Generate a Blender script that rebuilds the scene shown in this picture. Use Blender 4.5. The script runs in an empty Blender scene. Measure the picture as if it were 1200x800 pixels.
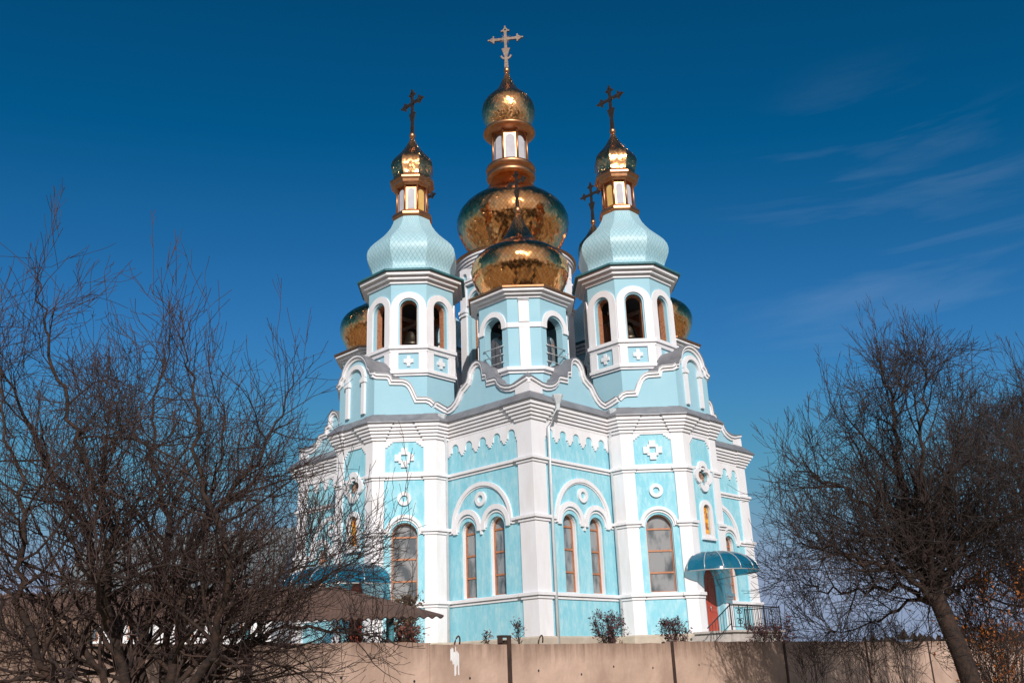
import bpy, math, random
import numpy as np
from mathutils import Vector, Matrix
from mathutils.geometry import tessellate_polygon
C = bpy.context.scene
PI = math.pi
R2 = 2 ** .5

# ------------------------------------------------------------------ camera
CAM = Vector((-1.65685, -47.42939, 1.6))
FX = Vector((0.99923526, -0.01609098, -0.03563685))
FY = Vector((0.02822925, -0.33376409, 0.94223386))
FF = Vector((0.02705577, 0.94251929, 0.33305461))
FOC = 1098.39
cd = bpy.data.cameras.new('camera'); cam = bpy.data.objects.new('camera', cd)
C.collection.objects.link(cam); C.camera = cam
cam.matrix_world = Matrix(((FX.x, FY.x, -FF.x, CAM.x), (FX.y, FY.y, -FF.y, CAM.y), (FX.z, FY.z, -FF.z, CAM.z), (0, 0, 0, 1)))
cd.sensor_width = 36; cd.lens = FOC / 1200 * 36; cd.clip_end = 4000; cd.clip_start = .05

# ------------------------------------------------------------------ world, sun
SUN_AZ = math.radians(7)      # to the right of straight behind the camera
SUN_EL = math.radians(27)
sd = Vector((math.sin(SUN_AZ) * math.cos(SUN_EL), -math.cos(SUN_AZ) * math.cos(SUN_EL), math.sin(SUN_EL)))
w = bpy.data.worlds.new('World'); C.world = w; w.use_nodes = True
nt = w.node_tree; bg = nt.nodes['Background']
sky = nt.nodes.new('ShaderNodeTexSky'); sky.sky_type = 'NISHITA'; sky.sun_disc = False
sky.sun_elevation = SUN_EL; sky.sun_rotation = PI - SUN_AZ
sky.altitude = 1200; sky.air_density = 1.0; sky.dust_density = 0.9; sky.ozone_density = 3.0
hs = nt.nodes.new('ShaderNodeHueSaturation'); hs.inputs['Saturation'].default_value = 1.1; hs.inputs['Hue'].default_value = .495
nt.links.new(sky.outputs[0], hs.inputs['Color'])
# deeper, polarised-looking blue: the sky's own contrast raised, the glow round the sun capped
ss = nt.nodes.new('ShaderNodeSeparateColor'); sc_ = nt.nodes.new('ShaderNodeCombineColor'); nt.links.new(hs.outputs[0], ss.inputs[0])
for i_, (ex_, k_, cap_) in enumerate(((1.42, .52, 3.1), (1.38, .575, 3.9), (1.48, .52, 5.6))):
    a_ = nt.nodes.new('ShaderNodeMath'); a_.operation = 'POWER'; a_.inputs[1].default_value = ex_; nt.links.new(ss.outputs[i_], a_.inputs[0])
    b_ = nt.nodes.new('ShaderNodeMath'); b_.operation = 'MULTIPLY'; b_.inputs[1].default_value = k_; nt.links.new(a_.outputs[0], b_.inputs[0])
    if i_ == 0:
        e_ = nt.nodes.new('ShaderNodeMath'); e_.operation = 'SUBTRACT'; e_.use_clamp = False; e_.inputs[1].default_value = .28; nt.links.new(b_.outputs[0], e_.inputs[0])
        b_ = nt.nodes.new('ShaderNodeMath'); b_.operation = 'MAXIMUM'; b_.inputs[1].default_value = .01; nt.links.new(e_.outputs[0], b_.inputs[0])
    c_ = nt.nodes.new('ShaderNodeMath'); c_.operation = 'SMOOTH_MIN'; c_.inputs[1].default_value = cap_; c_.inputs[2].default_value = 2.0; nt.links.new(b_.outputs[0], c_.inputs[0])
    nt.links.new(c_.outputs[0], sc_.inputs[i_])
# thin cirrus streaks by sky direction
tc = nt.nodes.new('ShaderNodeTexCoord')
mp = nt.nodes.new('ShaderNodeMapping'); mp.inputs['Rotation'].default_value = (0, math.radians(14), math.radians(-20)); mp.inputs['Scale'].default_value = (1.2, 1.2, 9)
nz = nt.nodes.new('ShaderNodeTexNoise'); nz.inputs['Scale'].default_value = 2.6; nz.inputs['Detail'].default_value = 6; nz.inputs['Roughness'].default_value = .55; nz.inputs['Distortion'].default_value = .35
cr = nt.nodes.new('ShaderNodeValToRGB'); cr.color_ramp.elements[0].position = .50; cr.color_ramp.elements[1].position = .82
nt.links.new(tc.outputs['Generated'], mp.inputs[0]); nt.links.new(mp.outputs[0], nz.inputs[0]); nt.links.new(nz.outputs[0], cr.inputs[0])
# where the wisps are: a band of sky low on the right
vm = nt.nodes.new('ShaderNodeVectorMath'); vm.operation = 'DOT_PRODUCT'
_d = (FF * FOC + FX * 440 + FY * 115).normalized(); vm.inputs[1].default_value = _d
nt.links.new(tc.outputs['Generated'], vm.inputs[0])
mr = nt.nodes.new('ShaderNodeMapRange'); mr.inputs[1].default_value = .980; mr.inputs[2].default_value = .999; mr.interpolation_type = 'SMOOTHSTEP'; mr.inputs[4].default_value = .17
nt.links.new(vm.outputs['Value'], mr.inputs[0])
mu = nt.nodes.new('ShaderNodeMath'); mu.operation = 'MULTIPLY'; nt.links.new(cr.outputs[0], mu.inputs[0]); nt.links.new(mr.outputs[0], mu.inputs[1])
# the warm glow of the hazy air round the sun
gd = nt.nodes.new('ShaderNodeVectorMath'); gd.operation = 'DOT_PRODUCT'; gd.inputs[1].default_value = sd
nt.links.new(tc.outputs['Generated'], gd.inputs[0])
gr = nt.nodes.new('ShaderNodeMapRange'); gr.interpolation_type = 'SMOOTHERSTEP'; gr.inputs[1].default_value = .25; gr.inputs[2].default_value = 1.0; gr.inputs[4].default_value = .55
nt.links.new(gd.outputs['Value'], gr.inputs[0])
gx = nt.nodes.new('ShaderNodeMixRGB'); gx.inputs[2].default_value = (8.6, 8.0, 7.4, 1)
nt.links.new(gr.outputs[0], gx.inputs[0]); nt.links.new(sc_.outputs[0], gx.inputs[1])
mx = nt.nodes.new('ShaderNodeMixRGB'); mx.inputs[2].default_value = (4.6, 6.2, 8.0, 1)
nt.links.new(mu.outputs[0], mx.inputs[0]); nt.links.new(gx.outputs[0], mx.inputs[1]); nt.links.new(mx.outputs[0], bg.inputs[0])
bg.inputs[1].default_value = .085
sl = bpy.data.lights.new('sun', 'SUN'); sl.energy = 4.0; sl.angle = math.radians(.53); sl.color = (1, .95, .89)
so = bpy.data.objects.new('sun', sl); C.collection.objects.link(so)
so.rotation_euler = sd.to_track_quat('Z', 'Y').to_euler()
C.view_settings.view_transform = 'Standard'; C.view_settings.look = 'None'; C.view_settings.gamma = 1; C.view_settings.exposure = 0.06
C.render.engine = 'CYCLES'; C.cycles.max_bounces = 8; C.cycles.transparent_max_bounces = 12


def at(px, py, y):
    """point of the world at depth y seen at photo pixel (px, py)"""
    d = FF + FX * ((px - 600) / FOC) + FY * ((400 - py) / FOC)
    return CAM + d * ((y - CAM.y) / d.y)


# ------------------------------------------------------------------ materials
def newmat(name):
    m = bpy.data.materials.new(name); m.use_nodes = True
    return m, m.node_tree, m.node_tree.nodes['Principled BSDF']


def mat(name, c1, c2=None, scale=2.0, rough=.8, metal=0., stretch=(1, 1, 1), bump=0., bscale=20., lo=.35, hi=.65, detail=5, c3=None, s3=.5, spec=.5, st3=None):
    m, nt, b = newmat(name)
    b.inputs['Roughness'].default_value = rough; b.inputs['Metallic'].default_value = metal
    b.inputs['Specular IOR Level'].default_value = spec
    tc = nt.nodes.new('ShaderNodeTexCoord'); mp = nt.nodes.new('ShaderNodeMapping'); mp.inputs['Scale'].default_value = stretch
    nt.links.new(tc.outputs['Object'], mp.inputs[0])
    col = None
    if c2:
        n = nt.nodes.new('ShaderNodeTexNoise'); n.inputs['Scale'].default_value = scale; n.inputs['Detail'].default_value = detail
        n.inputs['Roughness'].default_value = .62
        r = nt.nodes.new('ShaderNodeValToRGB'); r.color_ramp.elements[0].position = lo; r.color_ramp.elements[1].position = hi
        r.color_ramp.elements[0].color = (*c1, 1); r.color_ramp.elements[1].color = (*c2, 1)
        nt.links.new(mp.outputs[0], n.inputs[0]); nt.links.new(n.outputs[0], r.inputs[0]); col = r.outputs[0]
        if c3:
            n3 = nt.nodes.new('ShaderNodeTexNoise'); n3.inputs['Scale'].default_value = s3; n3.inputs['Detail'].default_value = 6; n3.inputs['Roughness'].default_value = .7
            mp3 = nt.nodes.new('ShaderNodeMapping'); mp3.inputs['Scale'].default_value = st3 or (1, 1, 1); nt.links.new(tc.outputs['Object'], mp3.inputs[0]); nt.links.new(mp3.outputs[0], n3.inputs[0])
            r3 = nt.nodes.new('ShaderNodeMapRange'); r3.inputs[1].default_value = .45; r3.inputs[2].default_value = .72
            nt.links.new(n3.outputs[0], r3.inputs[0])
            mx = nt.nodes.new('ShaderNodeMixRGB'); mx.inputs[2].default_value = (*c3, 1)
            nt.links.new(r3.outputs[0], mx.inputs[0]); nt.links.new(col, mx.inputs[1]); col = mx.outputs[0]
        nt.links.new(col, b.inputs['Base Color'])
    else:
        b.inputs['Base Color'].default_value = (*c1, 1)
    if bump:
        n2 = nt.nodes.new('ShaderNodeTexNoise'); n2.inputs['Scale'].default_value = bscale; n2.inputs['Detail'].default_value = 4
        nt.links.new(tc.outputs['Object'], n2.inputs[0])
        bp = nt.nodes.new('ShaderNodeBump'); bp.inputs['Strength'].default_value = bump; bp.inputs['Distance'].default_value = .02
        nt.links.new(n2.outputs[0], bp.inputs['Height']); nt.links.new(bp.outputs[0], b.inputs['Normal'])
    return m


def tilemat(name, col, col2, rough, metal, tile, tilt, linedark=.5, linew=.05):
    """diamond shingles laid out on the UV of a dome, every shingle tilted a little differently"""
    m, nt, b = newmat(name); L = nt.links.new; N = nt.nodes.new
    b.inputs['Roughness'].default_value = rough; b.inputs['Metallic'].default_value = metal
    uv = N('ShaderNodeUVMap'); sp = N('ShaderNodeSeparateXYZ'); L(uv.outputs[0], sp.inputs[0])

    def M(op, a, bb=None):
        n = N('ShaderNodeMath'); n.operation = op
        for i, q in enumerate((a, bb)):
            if q is None: continue
            if isinstance(q, (int, float)): n.inputs[i].default_value = q
            else: L(q, n.inputs[i])
        return n.outputs[0]
    u = M('MULTIPLY', sp.outputs[0], 1 / tile); v = M('MULTIPLY', sp.outputs[1], .8 / tile)
    a = M('ADD', u, v); c = M('SUBTRACT', u, v)
    fa = M('FRACT', a); fc = M('FRACT', c); ia = M('FLOOR', a); ic = M('FLOOR', c)
    cb = N('ShaderNodeCombineXYZ'); L(ia, cb.inputs[0]); L(ic, cb.inputs[1])
    wn = N('ShaderNodeTexWhiteNoise'); wn.noise_dimensions = '2D'; L(cb.outputs[0], wn.inputs['Vector'])
    sc = N('ShaderNodeSeparateColor'); L(wn.outputs['Color'], sc.inputs[0])
    ra = M('SUBTRACT', sc.outputs[0], .5); rc = M('SUBTRACT', sc.outputs[1], .5)
    h = M('ADD', M('MULTIPLY', fa, ra), M('MULTIPLY', fc, rc))
    # overlap: each shingle rises toward its lower tip
    h2 = M('ADD', M('MULTIPLY', h, tilt), M('MULTIPLY', M('SUBTRACT', fc, fa), .35))
    ed = M('MINIMUM', M('MINIMUM', fa, M('SUBTRACT', 1, fa)), M('MINIMUM', fc, M('SUBTRACT', 1, fc)))
    ln = M('LESS_THAN', ed, linew)
    bp = N('ShaderNodeBump'); bp.inputs['Strength'].default_value = 1; bp.inputs['Distance'].default_value = .012
    L(h2, bp.inputs['Height']); L(bp.outputs[0], b.inputs['Normal'])
    mx = N('ShaderNodeMixRGB'); mx.inputs[1].default_value = (*col, 1); mx.inputs[2].default_value = (*col2, 1); L(sc.outputs[2], mx.inputs[0])
    m2 = N('ShaderNodeMixRGB'); m2.blend_type = 'MULTIPLY'; m2.inputs[2].default_value = (linedark,) * 3 + (1,)
    L(ln, m2.inputs[0]); L(mx.outputs[0], m2.inputs[1]); L(m2.outputs[0], b.inputs['Base Color'])
    return m


M_ = {}
M_['blue_low'] = mat('weathered_blue_stucco', (.20, .53, .645), (.28, .59, .685), 1.6, .85, stretch=(1.6, 1.6, .45), bump=.15, lo=.3, hi=.7, c3=(.44, .67, .73), s3=2.4, st3=(1.8, 1.8, .7))
M_['blue_up'] = mat('blue_stucco', (.295, .51, .605), (.335, .55, .635), 1.0, .85, bump=.1, lo=.3, hi=.7)
M_['white'] = mat('white_stucco', (.73, .715, .74), (.80, .785, .81), .9, .85, stretch=(1, 1, .4), bump=.08, lo=.3, hi=.7, c3=(.70, .67, .67), s3=1.2, st3=(2, 2, .5))
M_['groove'] = mat('groove_shade', (.36, .26, .25), (.48, .37, .36), 3, .9)  # brown stands in for the shadow lines under the fillets
M_['grey'] = mat('zinc_sheet', (.20, .20, .22), (.30, .30, .32), 1.5, .5, .35, bump=.05)
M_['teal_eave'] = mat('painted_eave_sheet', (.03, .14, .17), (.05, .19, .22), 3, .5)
M_['plinth'] = mat('plinth_render', (.42, .35, .28), (.52, .44, .36), 2.5, .9, bump=.2)
M_['gold'] = tilemat('gold_shingles', (.82, .345, .12), (.95, .48, .20), .14, 1., .21, 1.7, .62, .05)
M_['goldsmall'] = tilemat('small_gold_shingles', (.84, .37, .14), (.94, .50, .22), .2, 1., .14, 1.6, .6, .05)
M_['goldplain'] = mat('gold_sheet', (.42, .20, .10), (.55, .28, .145), 4, .42, 1., bump=.08, bscale=3)
M_['cross'] = mat('gilt_cross', (.11, .08, .065), (.2, .15, .12), 8, .5, .85)
M_['darkcross'] = mat('sky_darkened_cross', (.09, .065, .05), (.17, .12, .085), 8, .45, .9)  # gilt coloured dark, as if mirroring the deep sky
M_['bluetile'] = tilemat('pale_blue_shingles', (.34, .545, .61), (.385, .585, .645), .45, 0., .26, .25, .66, .05)
M_['lantern_white'] = mat('lantern_panel', (.46, .45, .49), (.54, .53, .57), 2, .8, spec=.1)
M_['lantern_yellow'] = mat('yellow_lantern_glass', (.62, .38, .10), (.72, .48, .16), 2, .3)
M_['wood'] = mat('window_wood', (.36, .13, .055), (.46, .19, .09), 5, .5)
M_['brick'] = mat('brick_jamb', (.34, .12, .06), (.46, .22, .12), 9, .9)
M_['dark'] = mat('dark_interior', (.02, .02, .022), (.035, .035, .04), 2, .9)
M_['timber'] = mat('old_timber', (.16, .10, .07), (.28, .20, .15), 4, .8)
M_['bronze'] = mat('bronze', (.05, .045, .035), (.09, .07, .05), 5, .4, .8)
M_['pipe'] = mat('painted_downpipe', (.58, .62, .66), (.68, .71, .73), 3, .4, .2)
M_['door'] = mat('red_door', (.40, .055, .03), (.46, .08, .045), 2, .5)
M_['iron'] = mat('black_iron', (.03, .03, .035), (.06, .055, .055), 6, .5, .6)
M_['steel'] = mat('pale_steel_tube', (.5, .5, .5), (.6, .6, .6), 5, .35, .6)
M_['porch'] = mat('porch_concrete', (.42, .37, .34), (.54, .49, .45), 3, .9)
M_['amber'] = mat('amber_stained_glass', (.85, .36, .015), (.35, .09, .01), 5.5, .25, detail=2, lo=.42, hi=.6)
M_['rust'] = mat('rusty_steel', (.03, .018, .015), (.07, .035, .025), 8, .8, bump=.3)
M_['quat'] = mat('rusty_lattice', (.18, .09, .06), (.42, .27, .2), 6, .8)

# window glass
m, nt, b = newmat('window_glass'); M_['glass'] = m
b.inputs['Roughness'].default_value = .05; b.inputs['Specular IOR Level'].default_value = .9
n = nt.nodes.new('ShaderNodeTexNoise'); n.inputs['Scale'].default_value = 1.1; n.inputs['Detail'].default_value = 3
tc = nt.nodes.new('ShaderNodeTexCoord'); mpw = nt.nodes.new('ShaderNodeMapping'); mpw.inputs['Scale'].default_value = (2.2, 2.2, 1.0); nt.links.new(tc.outputs['Object'], mpw.inputs[0]); nt.links.new(mpw.outputs[0], n.inputs[0])
r = nt.nodes.new('ShaderNodeValToRGB'); r.color_ramp.elements[0].position = .40; r.color_ramp.elements[1].position = .56
r.color_ramp.elements[0].color = (.10, .11, .12, 1); r.color_ramp.elements[1].color = (.27, .27, .275, 1)
nt.links.new(n.outputs[0], r.inputs[0]); nt.links.new(r.outputs[0], b.inputs['Base Color'])
# canopy sheet
m, nt, b = newmat('teal_polycarbonate'); M_['poly'] = m
b.inputs['Base Color'].default_value = (.012, .15, .25, 1); b.inputs['Roughness'].default_value = .12
tr = nt.nodes.new('ShaderNodeBsdfTransparent'); tr.inputs[0].default_value = (.08, .42, .56, 1)
ms = nt.nodes.new('ShaderNodeMixShader'); ms.inputs[0].default_value = .55
nt.links.new(tr.outputs[0], ms.inputs[1]); nt.links.new(b.outputs[0], ms.inputs[2])
nt.links.new(ms.outputs[0], nt.nodes['Material Output'].inputs[0])
# fence concrete, with streaks running down from the top edge
m, nt, b = newmat('stained_concrete'); M_['concrete'] = m; b.inputs['Roughness'].default_value = .92
tc = nt.nodes.new('ShaderNodeTexCoord'); N = nt.nodes.new; L = nt.links.new
n1 = N('ShaderNodeTexNoise'); n1.inputs['Scale'].default_value = 1.3; n1.inputs['Detail'].default_value = 8; n1.inputs['Roughness'].default_value = .65; L(tc.outputs['Object'], n1.inputs[0])
r1 = N('ShaderNodeValToRGB'); r1.color_ramp.elements[0].position = .36; r1.color_ramp.elements[1].position = .68
r1.color_ramp.elements[0].color = (.42, .285, .22, 1); r1.color_ramp.elements[1].color = (.62, .435, .34, 1); L(n1.outputs[0], r1.inputs[0])
mpp = N('ShaderNodeMapping'); mpp.inputs['Scale'].default_value = (5, 5, .45); L(tc.outputs['Object'], mpp.inputs[0])
n2 = N('ShaderNodeTexNoise'); n2.inputs['Scale'].default_value = 1.6; n2.inputs['Detail'].default_value = 9; n2.inputs['Roughness'].default_value = .7; L(mpp.outputs[0], n2.inputs[0])
sp = N('ShaderNodeSeparateXYZ'); L(tc.outputs['Object'], sp.inputs[0])
mr = N('ShaderNodeMapRange'); mr.inputs[1].default_value = 1.5; mr.inputs[2].default_value = 2.02; mr.inputs[3].default_value = 0.0; mr.inputs[4].default_value = 1.0; L(sp.outputs[2], mr.inputs[0])
pw = N('ShaderNodeMath'); pw.operation = 'MULTIPLY'; L(mr.outputs[0], pw.inputs[0]); L(n2.outputs[0], pw.inputs[1])
r2 = N('ShaderNodeMapRange'); r2.inputs[1].default_value = .20; r2.inputs[2].default_value = .58; r2.inputs[4].default_value = .85; L(pw.outputs[0], r2.inputs[0])
mx = N('ShaderNodeMixRGB'); mx.inputs[2].default_value = (.15, .085, .06, 1); L(r2.outputs[0], mx.inputs[0]); L(r1.outputs[0], mx.inputs[1]); L(mx.outputs[0], b.inputs['Base Color'])
n3 = N('ShaderNodeTexNoise'); n3.inputs['Scale'].default_value = 14; n3.inputs['Detail'].default_value = 6; L(tc.outputs['Object'], n3.inputs[0])
bp = N('ShaderNodeBump'); bp.inputs['Strength'].default_value = .35; bp.inputs['Distance'].default_value = .02; L(n3.outputs[0], bp.inputs['Height']); L(bp.outputs[0], b.inputs['Normal'])
M_['bark'] = mat('bark', (.012, .007, .006), (.05, .025, .016), 14, .9, bump=.6, bscale=40)
M_['twig'] = mat('twig_bark', (.016, .009, .008), (.066, .033, .025), 3, .75)
M_['twig_grey'] = mat('grey_twig_bark', (.015, .010, .010), (.05, .031, .026), 3, .8)
M_['soil'] = mat('dry_ground', (.26, .21, .14), (.44, .36, .24), .35, .95, c3=(.22, .2, .12), s3=.05)
M_['wood_far'] = mat('bare_wood', (.018, .012, .009), (.045, .03, .022), .4, .95)
M_['splash'] = mat('white_paint_splash', (.75, .75, .77), (.85, .85, .85), 5, .7)


# ------------------------------------------------------------------ mesh helpers
class MB:
    def __init__(s): s.v = []; s.f = []; s.uv = {}; s.sm = set()

    def add(s, vs, fs, smooth=False, uvs=None):
        o = len(s.v); s.v += [tuple(p) for p in vs]; k = len(s.f)
        s.f += [tuple(i + o for i in f) for f in fs]
        if smooth: s.sm.update(range(k, len(s.f)))
        if uvs is not None:
            for i, q in enumerate(uvs): s.uv[o + i] = q
        return s

    def box(s, x0, x1, y0, y1, z0, z1):
        vs = [(x, y, z) for z in (z0, z1) for y in (y0, y1) for x in (x0, x1)]
        return s.add(vs, [(0, 2, 3, 1), (4, 5, 7, 6), (0, 1, 5, 4), (2, 6, 7, 3), (0, 4, 6, 2), (1, 3, 7, 5)])

    def tube(s, pts, r, n=6, smooth=True):
        pts = [Vector(p) for p in pts]; rr = r if isinstance(r, (list, tuple)) else [r] * len(pts)
        vs = []
        for i, p in enumerate(pts):
            t = (pts[min(i + 1, len(pts) - 1)] - pts[max(i - 1, 0)]).normalized()
            ref = Vector((0, 0, 1)) if abs(t.z) < .9 else Vector((1, 0, 0))
            a = t.cross(ref).normalized(); b = t.cross(a)
            for k in range(n):
                an = 2 * PI * k / n; vs.append(p + (a * math.cos(an) + b * math.sin(an)) * rr[i])
        fs = [(i * n + k, i * n + (k + 1) % n, (i + 1) * n + (k + 1) % n, (i + 1) * n + k) for i in range(len(pts) - 1) for k in range(n)]
        fs += [tuple(range(n)), tuple(reversed(range((len(pts) - 1) * n, len(pts) * n)))]
        return s.add(vs, fs, smooth)

    def plate(s, O, d, n, outer, d0, d1, holes=()):
        """slab in the vertical plane through O along d, depth from d0 to d1 along the outward normal n"""
        O = Vector(O); d = Vector(d); n = Vector(n); up = Vector((0, 0, 1))
        loops = [outer] + list(holes); flat = [p for l in loops for p in l]
        tri = tessellate_polygon([[Vector((a, b, 0)) for a, b in l] for l in loops])
        N0 = len(flat)
        P = lambda a, b, e: O + d * a + up * b + n * e
        vs = [P(a, b, d1) for a, b in flat] + [P(a, b, d0) for a, b in flat]
        fs = [tuple(t) for t in tri] + [tuple(i + N0 for i in reversed(t)) for t in tri]
        o = 0
        for l in loops:
            k = len(l)
            for i in range(k):
                j = (i + 1) % k; fs.append((o + i, o + j, N0 + o + j, N0 + o + i))
            o += k
        return s.add(vs, fs)

    def prism(s, poly, z0, z1):
        n = len(poly)
        tri = tessellate_polygon([[Vector((a, b, 0)) for a, b in poly]])
        vs = [(a, b, z1) for a, b in poly] + [(a, b, z0) for a, b in poly]
        fs = [tuple(t) for t in tri] + [tuple(i + n for i in reversed(t)) for t in tri] + [(i, (i + 1) % n, n + (i + 1) % n, n + i) for i in range(n)]
        return s.add(vs, fs)

    def sweep(s, path, prof, closed=False):
        """profile [(out, z)...] carried along a plan path (outside on the right hand)"""
        n = len(path); P = [Vector(p[:2]) for p in path]; mv = []
        for i in range(n):
            a = P[i] - P[i - 1] if (i > 0 or closed) else None
            b = P[(i + 1) % n] - P[i] if (i < n - 1 or closed) else None
            a = a if a is not None else b; b = b if b is not None else a
            a = a.normalized(); b = b.normalized()
            na = Vector((a.y, -a.x)); nb = Vector((b.y, -b.x)); m = na + nb
            mv.append(m / max(m.dot(na), .15))
        k = len(prof); vs = [(P[i].x + mv[i].x * o, P[i].y + mv[i].y * o, z) for i in range(n) for o, z in prof]
        fs = []
        for i in range(n if closed else n - 1):
            j = (i + 1) % n
            for q in range(k):
                fs.append((i * k + q, j * k + q, j * k + (q + 1) % k, i * k + (q + 1) % k))
        if not closed: fs += [tuple(reversed(range(k))), tuple(range((n - 1) * k, n * k))]
        return s.add(vs, fs)

    def lathe(s, prof, n=48, smooth=True, x=0, y=0, caps=True, phase=0):
        k = len(prof); vs = []; uvs = []; arc = [0]
        for i in range(1, k): arc.append(arc[-1] + math.dist(prof[i], prof[i - 1]))
        rm = max(p[0] for p in prof)
        for i in range(n + 1):
            an = 2 * PI * i / n + phase
            for q, (r, z) in enumerate(prof):
                vs.append((x + r * math.cos(an), y + r * math.sin(an), z)); uvs.append((an * rm, arc[q]))
        fs = [(i * k + q, (i + 1) * k + q, (i + 1) * k + q + 1, i * k + q + 1) for i in range(n) for q in range(k - 1)]
        return s.add(vs, fs, smooth, uvs)

    def onion(s, prof, sides=8, lobe=.04, cols=6):
        """faceted onion dome: prof = (apothem, z); every facet bulges a little and keeps a crisp crease"""
        k = len(prof); arc = [0]
        for i in range(1, k): arc.append(arc[-1] + math.dist(prof[i], prof[i - 1]))
        rm = max(p[0] for p in prof)
        for f in range(sides):
            a0 = 2 * PI * f / sides; h = math.tan(PI / sides); vs = []; uvs = []
            for c in range(cols + 1):
                tt = 2 * c / cols - 1
                for q, (r, z) in enumerate(prof):
                    e = r * (1 + lobe * (1 - tt * tt)); w_ = r * h * tt
                    vs.append((e * math.cos(a0) - w_ * math.sin(a0), e * math.sin(a0) + w_ * math.cos(a0), z)); uvs.append((rm * h * tt + f * 7.3, arc[q]))
            fs = [(c * k + q, (c + 1) * k + q, (c + 1) * k + q + 1, c * k + q + 1) for c in range(cols) for q in range(k - 1)]
            s.add(vs, fs, True, uvs)
        return s

    def build(s, name, m, parent=None, loc=None, rz=0, dz=0):
        me = bpy.data.meshes.new(name)
        vs = [(a, b, c - dz) for a, b, c in s.v] if dz else s.v
        me.from_pydata(vs, [], s.f); me.materials.append(m)
        if s.uv:
            ul = me.uv_layers.new(name='UVMap')
            li = np.empty(len(me.loops), dtype=np.int32); me.loops.foreach_get('vertex_index', li)
            arr = np.zeros((len(s.v), 2), dtype=np.float32)
            for i, q in s.uv.items(): arr[i] = q
            ul.data.foreach_set('uv', arr[li].ravel())
        if s.sm:
            fl = np.zeros(len(me.polygons), dtype=bool); fl[list(s.sm)] = True; me.polygons.foreach_set('use_smooth', fl)
        me.update()
        import bmesh as _b
        bm = _b.new(); bm.from_mesh(me)
        if not s.uv: _b.ops.recalc_face_normals(bm, faces=bm.faces)
        bm.to_mesh(me); bm.free()
        o = bpy.data.objects.new(name, me); C.collection.objects.link(o)
        if parent is not None: o.parent = parent
        if loc is not None: o.location = loc
        o.rotation_euler.z = rz
        return o


def tag(o, label=None, cat=None, group=None, kind=None):
    if label: o['label'] = label
    if cat: o['category'] = cat
    if group: o['group'] = group
    if kind: o['kind'] = kind
    return o


def empty(name, loc, rz=0):
    o = bpy.data.objects.new(name, None); C.collection.objects.link(o); o.location = loc; o.rotation_euler.z = rz
    o.empty_display_size = .2
    return o


def copy_tree(o, parent):
    c = o.copy(); C.collection.objects.link(c); c.parent = parent
    for ch in list(o.children): copy_tree(ch, c)
    return c


def arch(cx, hw, z0, zs, n=12, flat=1.0):
    """arched opening outline: sill z0, spring zs, half width hw"""
    return [(cx - hw, z0), (cx + hw, z0)] + [(cx + hw * math.cos(a), zs + hw * flat * math.sin(a)) for a in [PI * i / n for i in range(n + 1)]]


def band(cx, cz, ro, ri, a0=0, a1=PI, n=20, leg=0):
    """arc band; leg extends both ends straight down"""
    A = [a0 + (a1 - a0) * i / n for i in range(n + 1)]
    p = [(cx + ro * math.cos(a), cz + ro * math.sin(a)) for a in A]; q = [(cx + ri * math.cos(a), cz + ri * math.sin(a)) for a in reversed(A)]
    if leg: return [(cx + ro, cz - leg)] + p + [(cx - ro, cz - leg), (cx - ri, cz - leg)] + q + [(cx + ri, cz - leg)]
    return p + q


def circ(cx, cz, r, n=20): return [(cx + r * math.cos(2 * PI * i / n), cz + r * math.sin(2 * PI * i / n)) for i in range(n)]


def rect(a, b, c, d): return [(a, c), (b, c), (b, d), (a, d)]


def offset_line(pts, w_):
    """strip under a polyline, w_ thick"""
    P = [Vector(p) for p in pts]; out = []
    for i, p in enumerate(P):
        a = (p - P[i - 1]).normalized() if i else (P[1] - P[0]).normalized()
        b = (P[i + 1] - p).normalized() if i < len(P) - 1 else a
        t = (a + b).normalized() if (a + b).length > .1 else a
        nn = Vector((t.y, -t.x)); cs = max(nn.dot(Vector((a.y, -a.x))), .6)
        q = p + nn * (w_ / cs); out.append((q.x, q.y))
    return [tuple(p) for p in P] + out[::-1]


# ------------------------------------------------------------------ THE GROUND
def wallpt(t, off=0.0):       # along the concrete fence, off = towards the church
    return Vector((-4.187 + t * .6766 - off * .7364, -37.251 + t * .7364 + off * .6766, 0))


g = MB(); NX = 90
xs = np.concatenate([-np.geomspace(1500, 61, 14), np.linspace(-60, 60, 81), np.geomspace(61, 1500, 14)])


def gh(x, y):
    d = (Vector((x, y, 0)) - wallpt(0)).dot(Vector((-.7364, .6766, 0)))      # distance behind the fence
    t = min(max((d - 1.5) / 12, 0), 1); t = t * t * (3 - 2 * t)
    fall = min(max((math.hypot(x, y) - 60) / 300, 0), 1)
    return 2.0 * t - 3.2 * fall * (1 if d > 0 else 0) + .03 * math.sin(x * .9) * math.cos(y * .7)


vs = [(x, y, gh(x, y)) for y in xs for x in xs]; K = len(xs)
g.add(vs, [(j * K + i, j * K + i + 1, (j + 1) * K + i + 1, (j + 1) * K + i) for j in range(K - 1) for i in range(K - 1)], True)
tag(g.build('ground', M_['soil']), 'dry grassy ground around the church and fence', 'ground', kind='structure')

# ------------------------------------------------------------------ THE CHURCH
GZ = 2.0
church = tag(empty('church', (0, 0, GZ), -PI / 4), 'pale blue and white church with nine onion domes behind the concrete fence', 'church')
q, h, m_, k_ = 8.0, 3.10, .70, 1.853
A, B = q + m_ + k_, h - k_
PL = 2.85                                    # top of plinth
ZS = [(4.20, 4.44), (7.10, 7.34), (9.39, 9.62)]
ZC0, ZC1, ZP = 11.09, 11.74, 12.20
quad = []                                    # things built once and turned to the four sides


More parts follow.
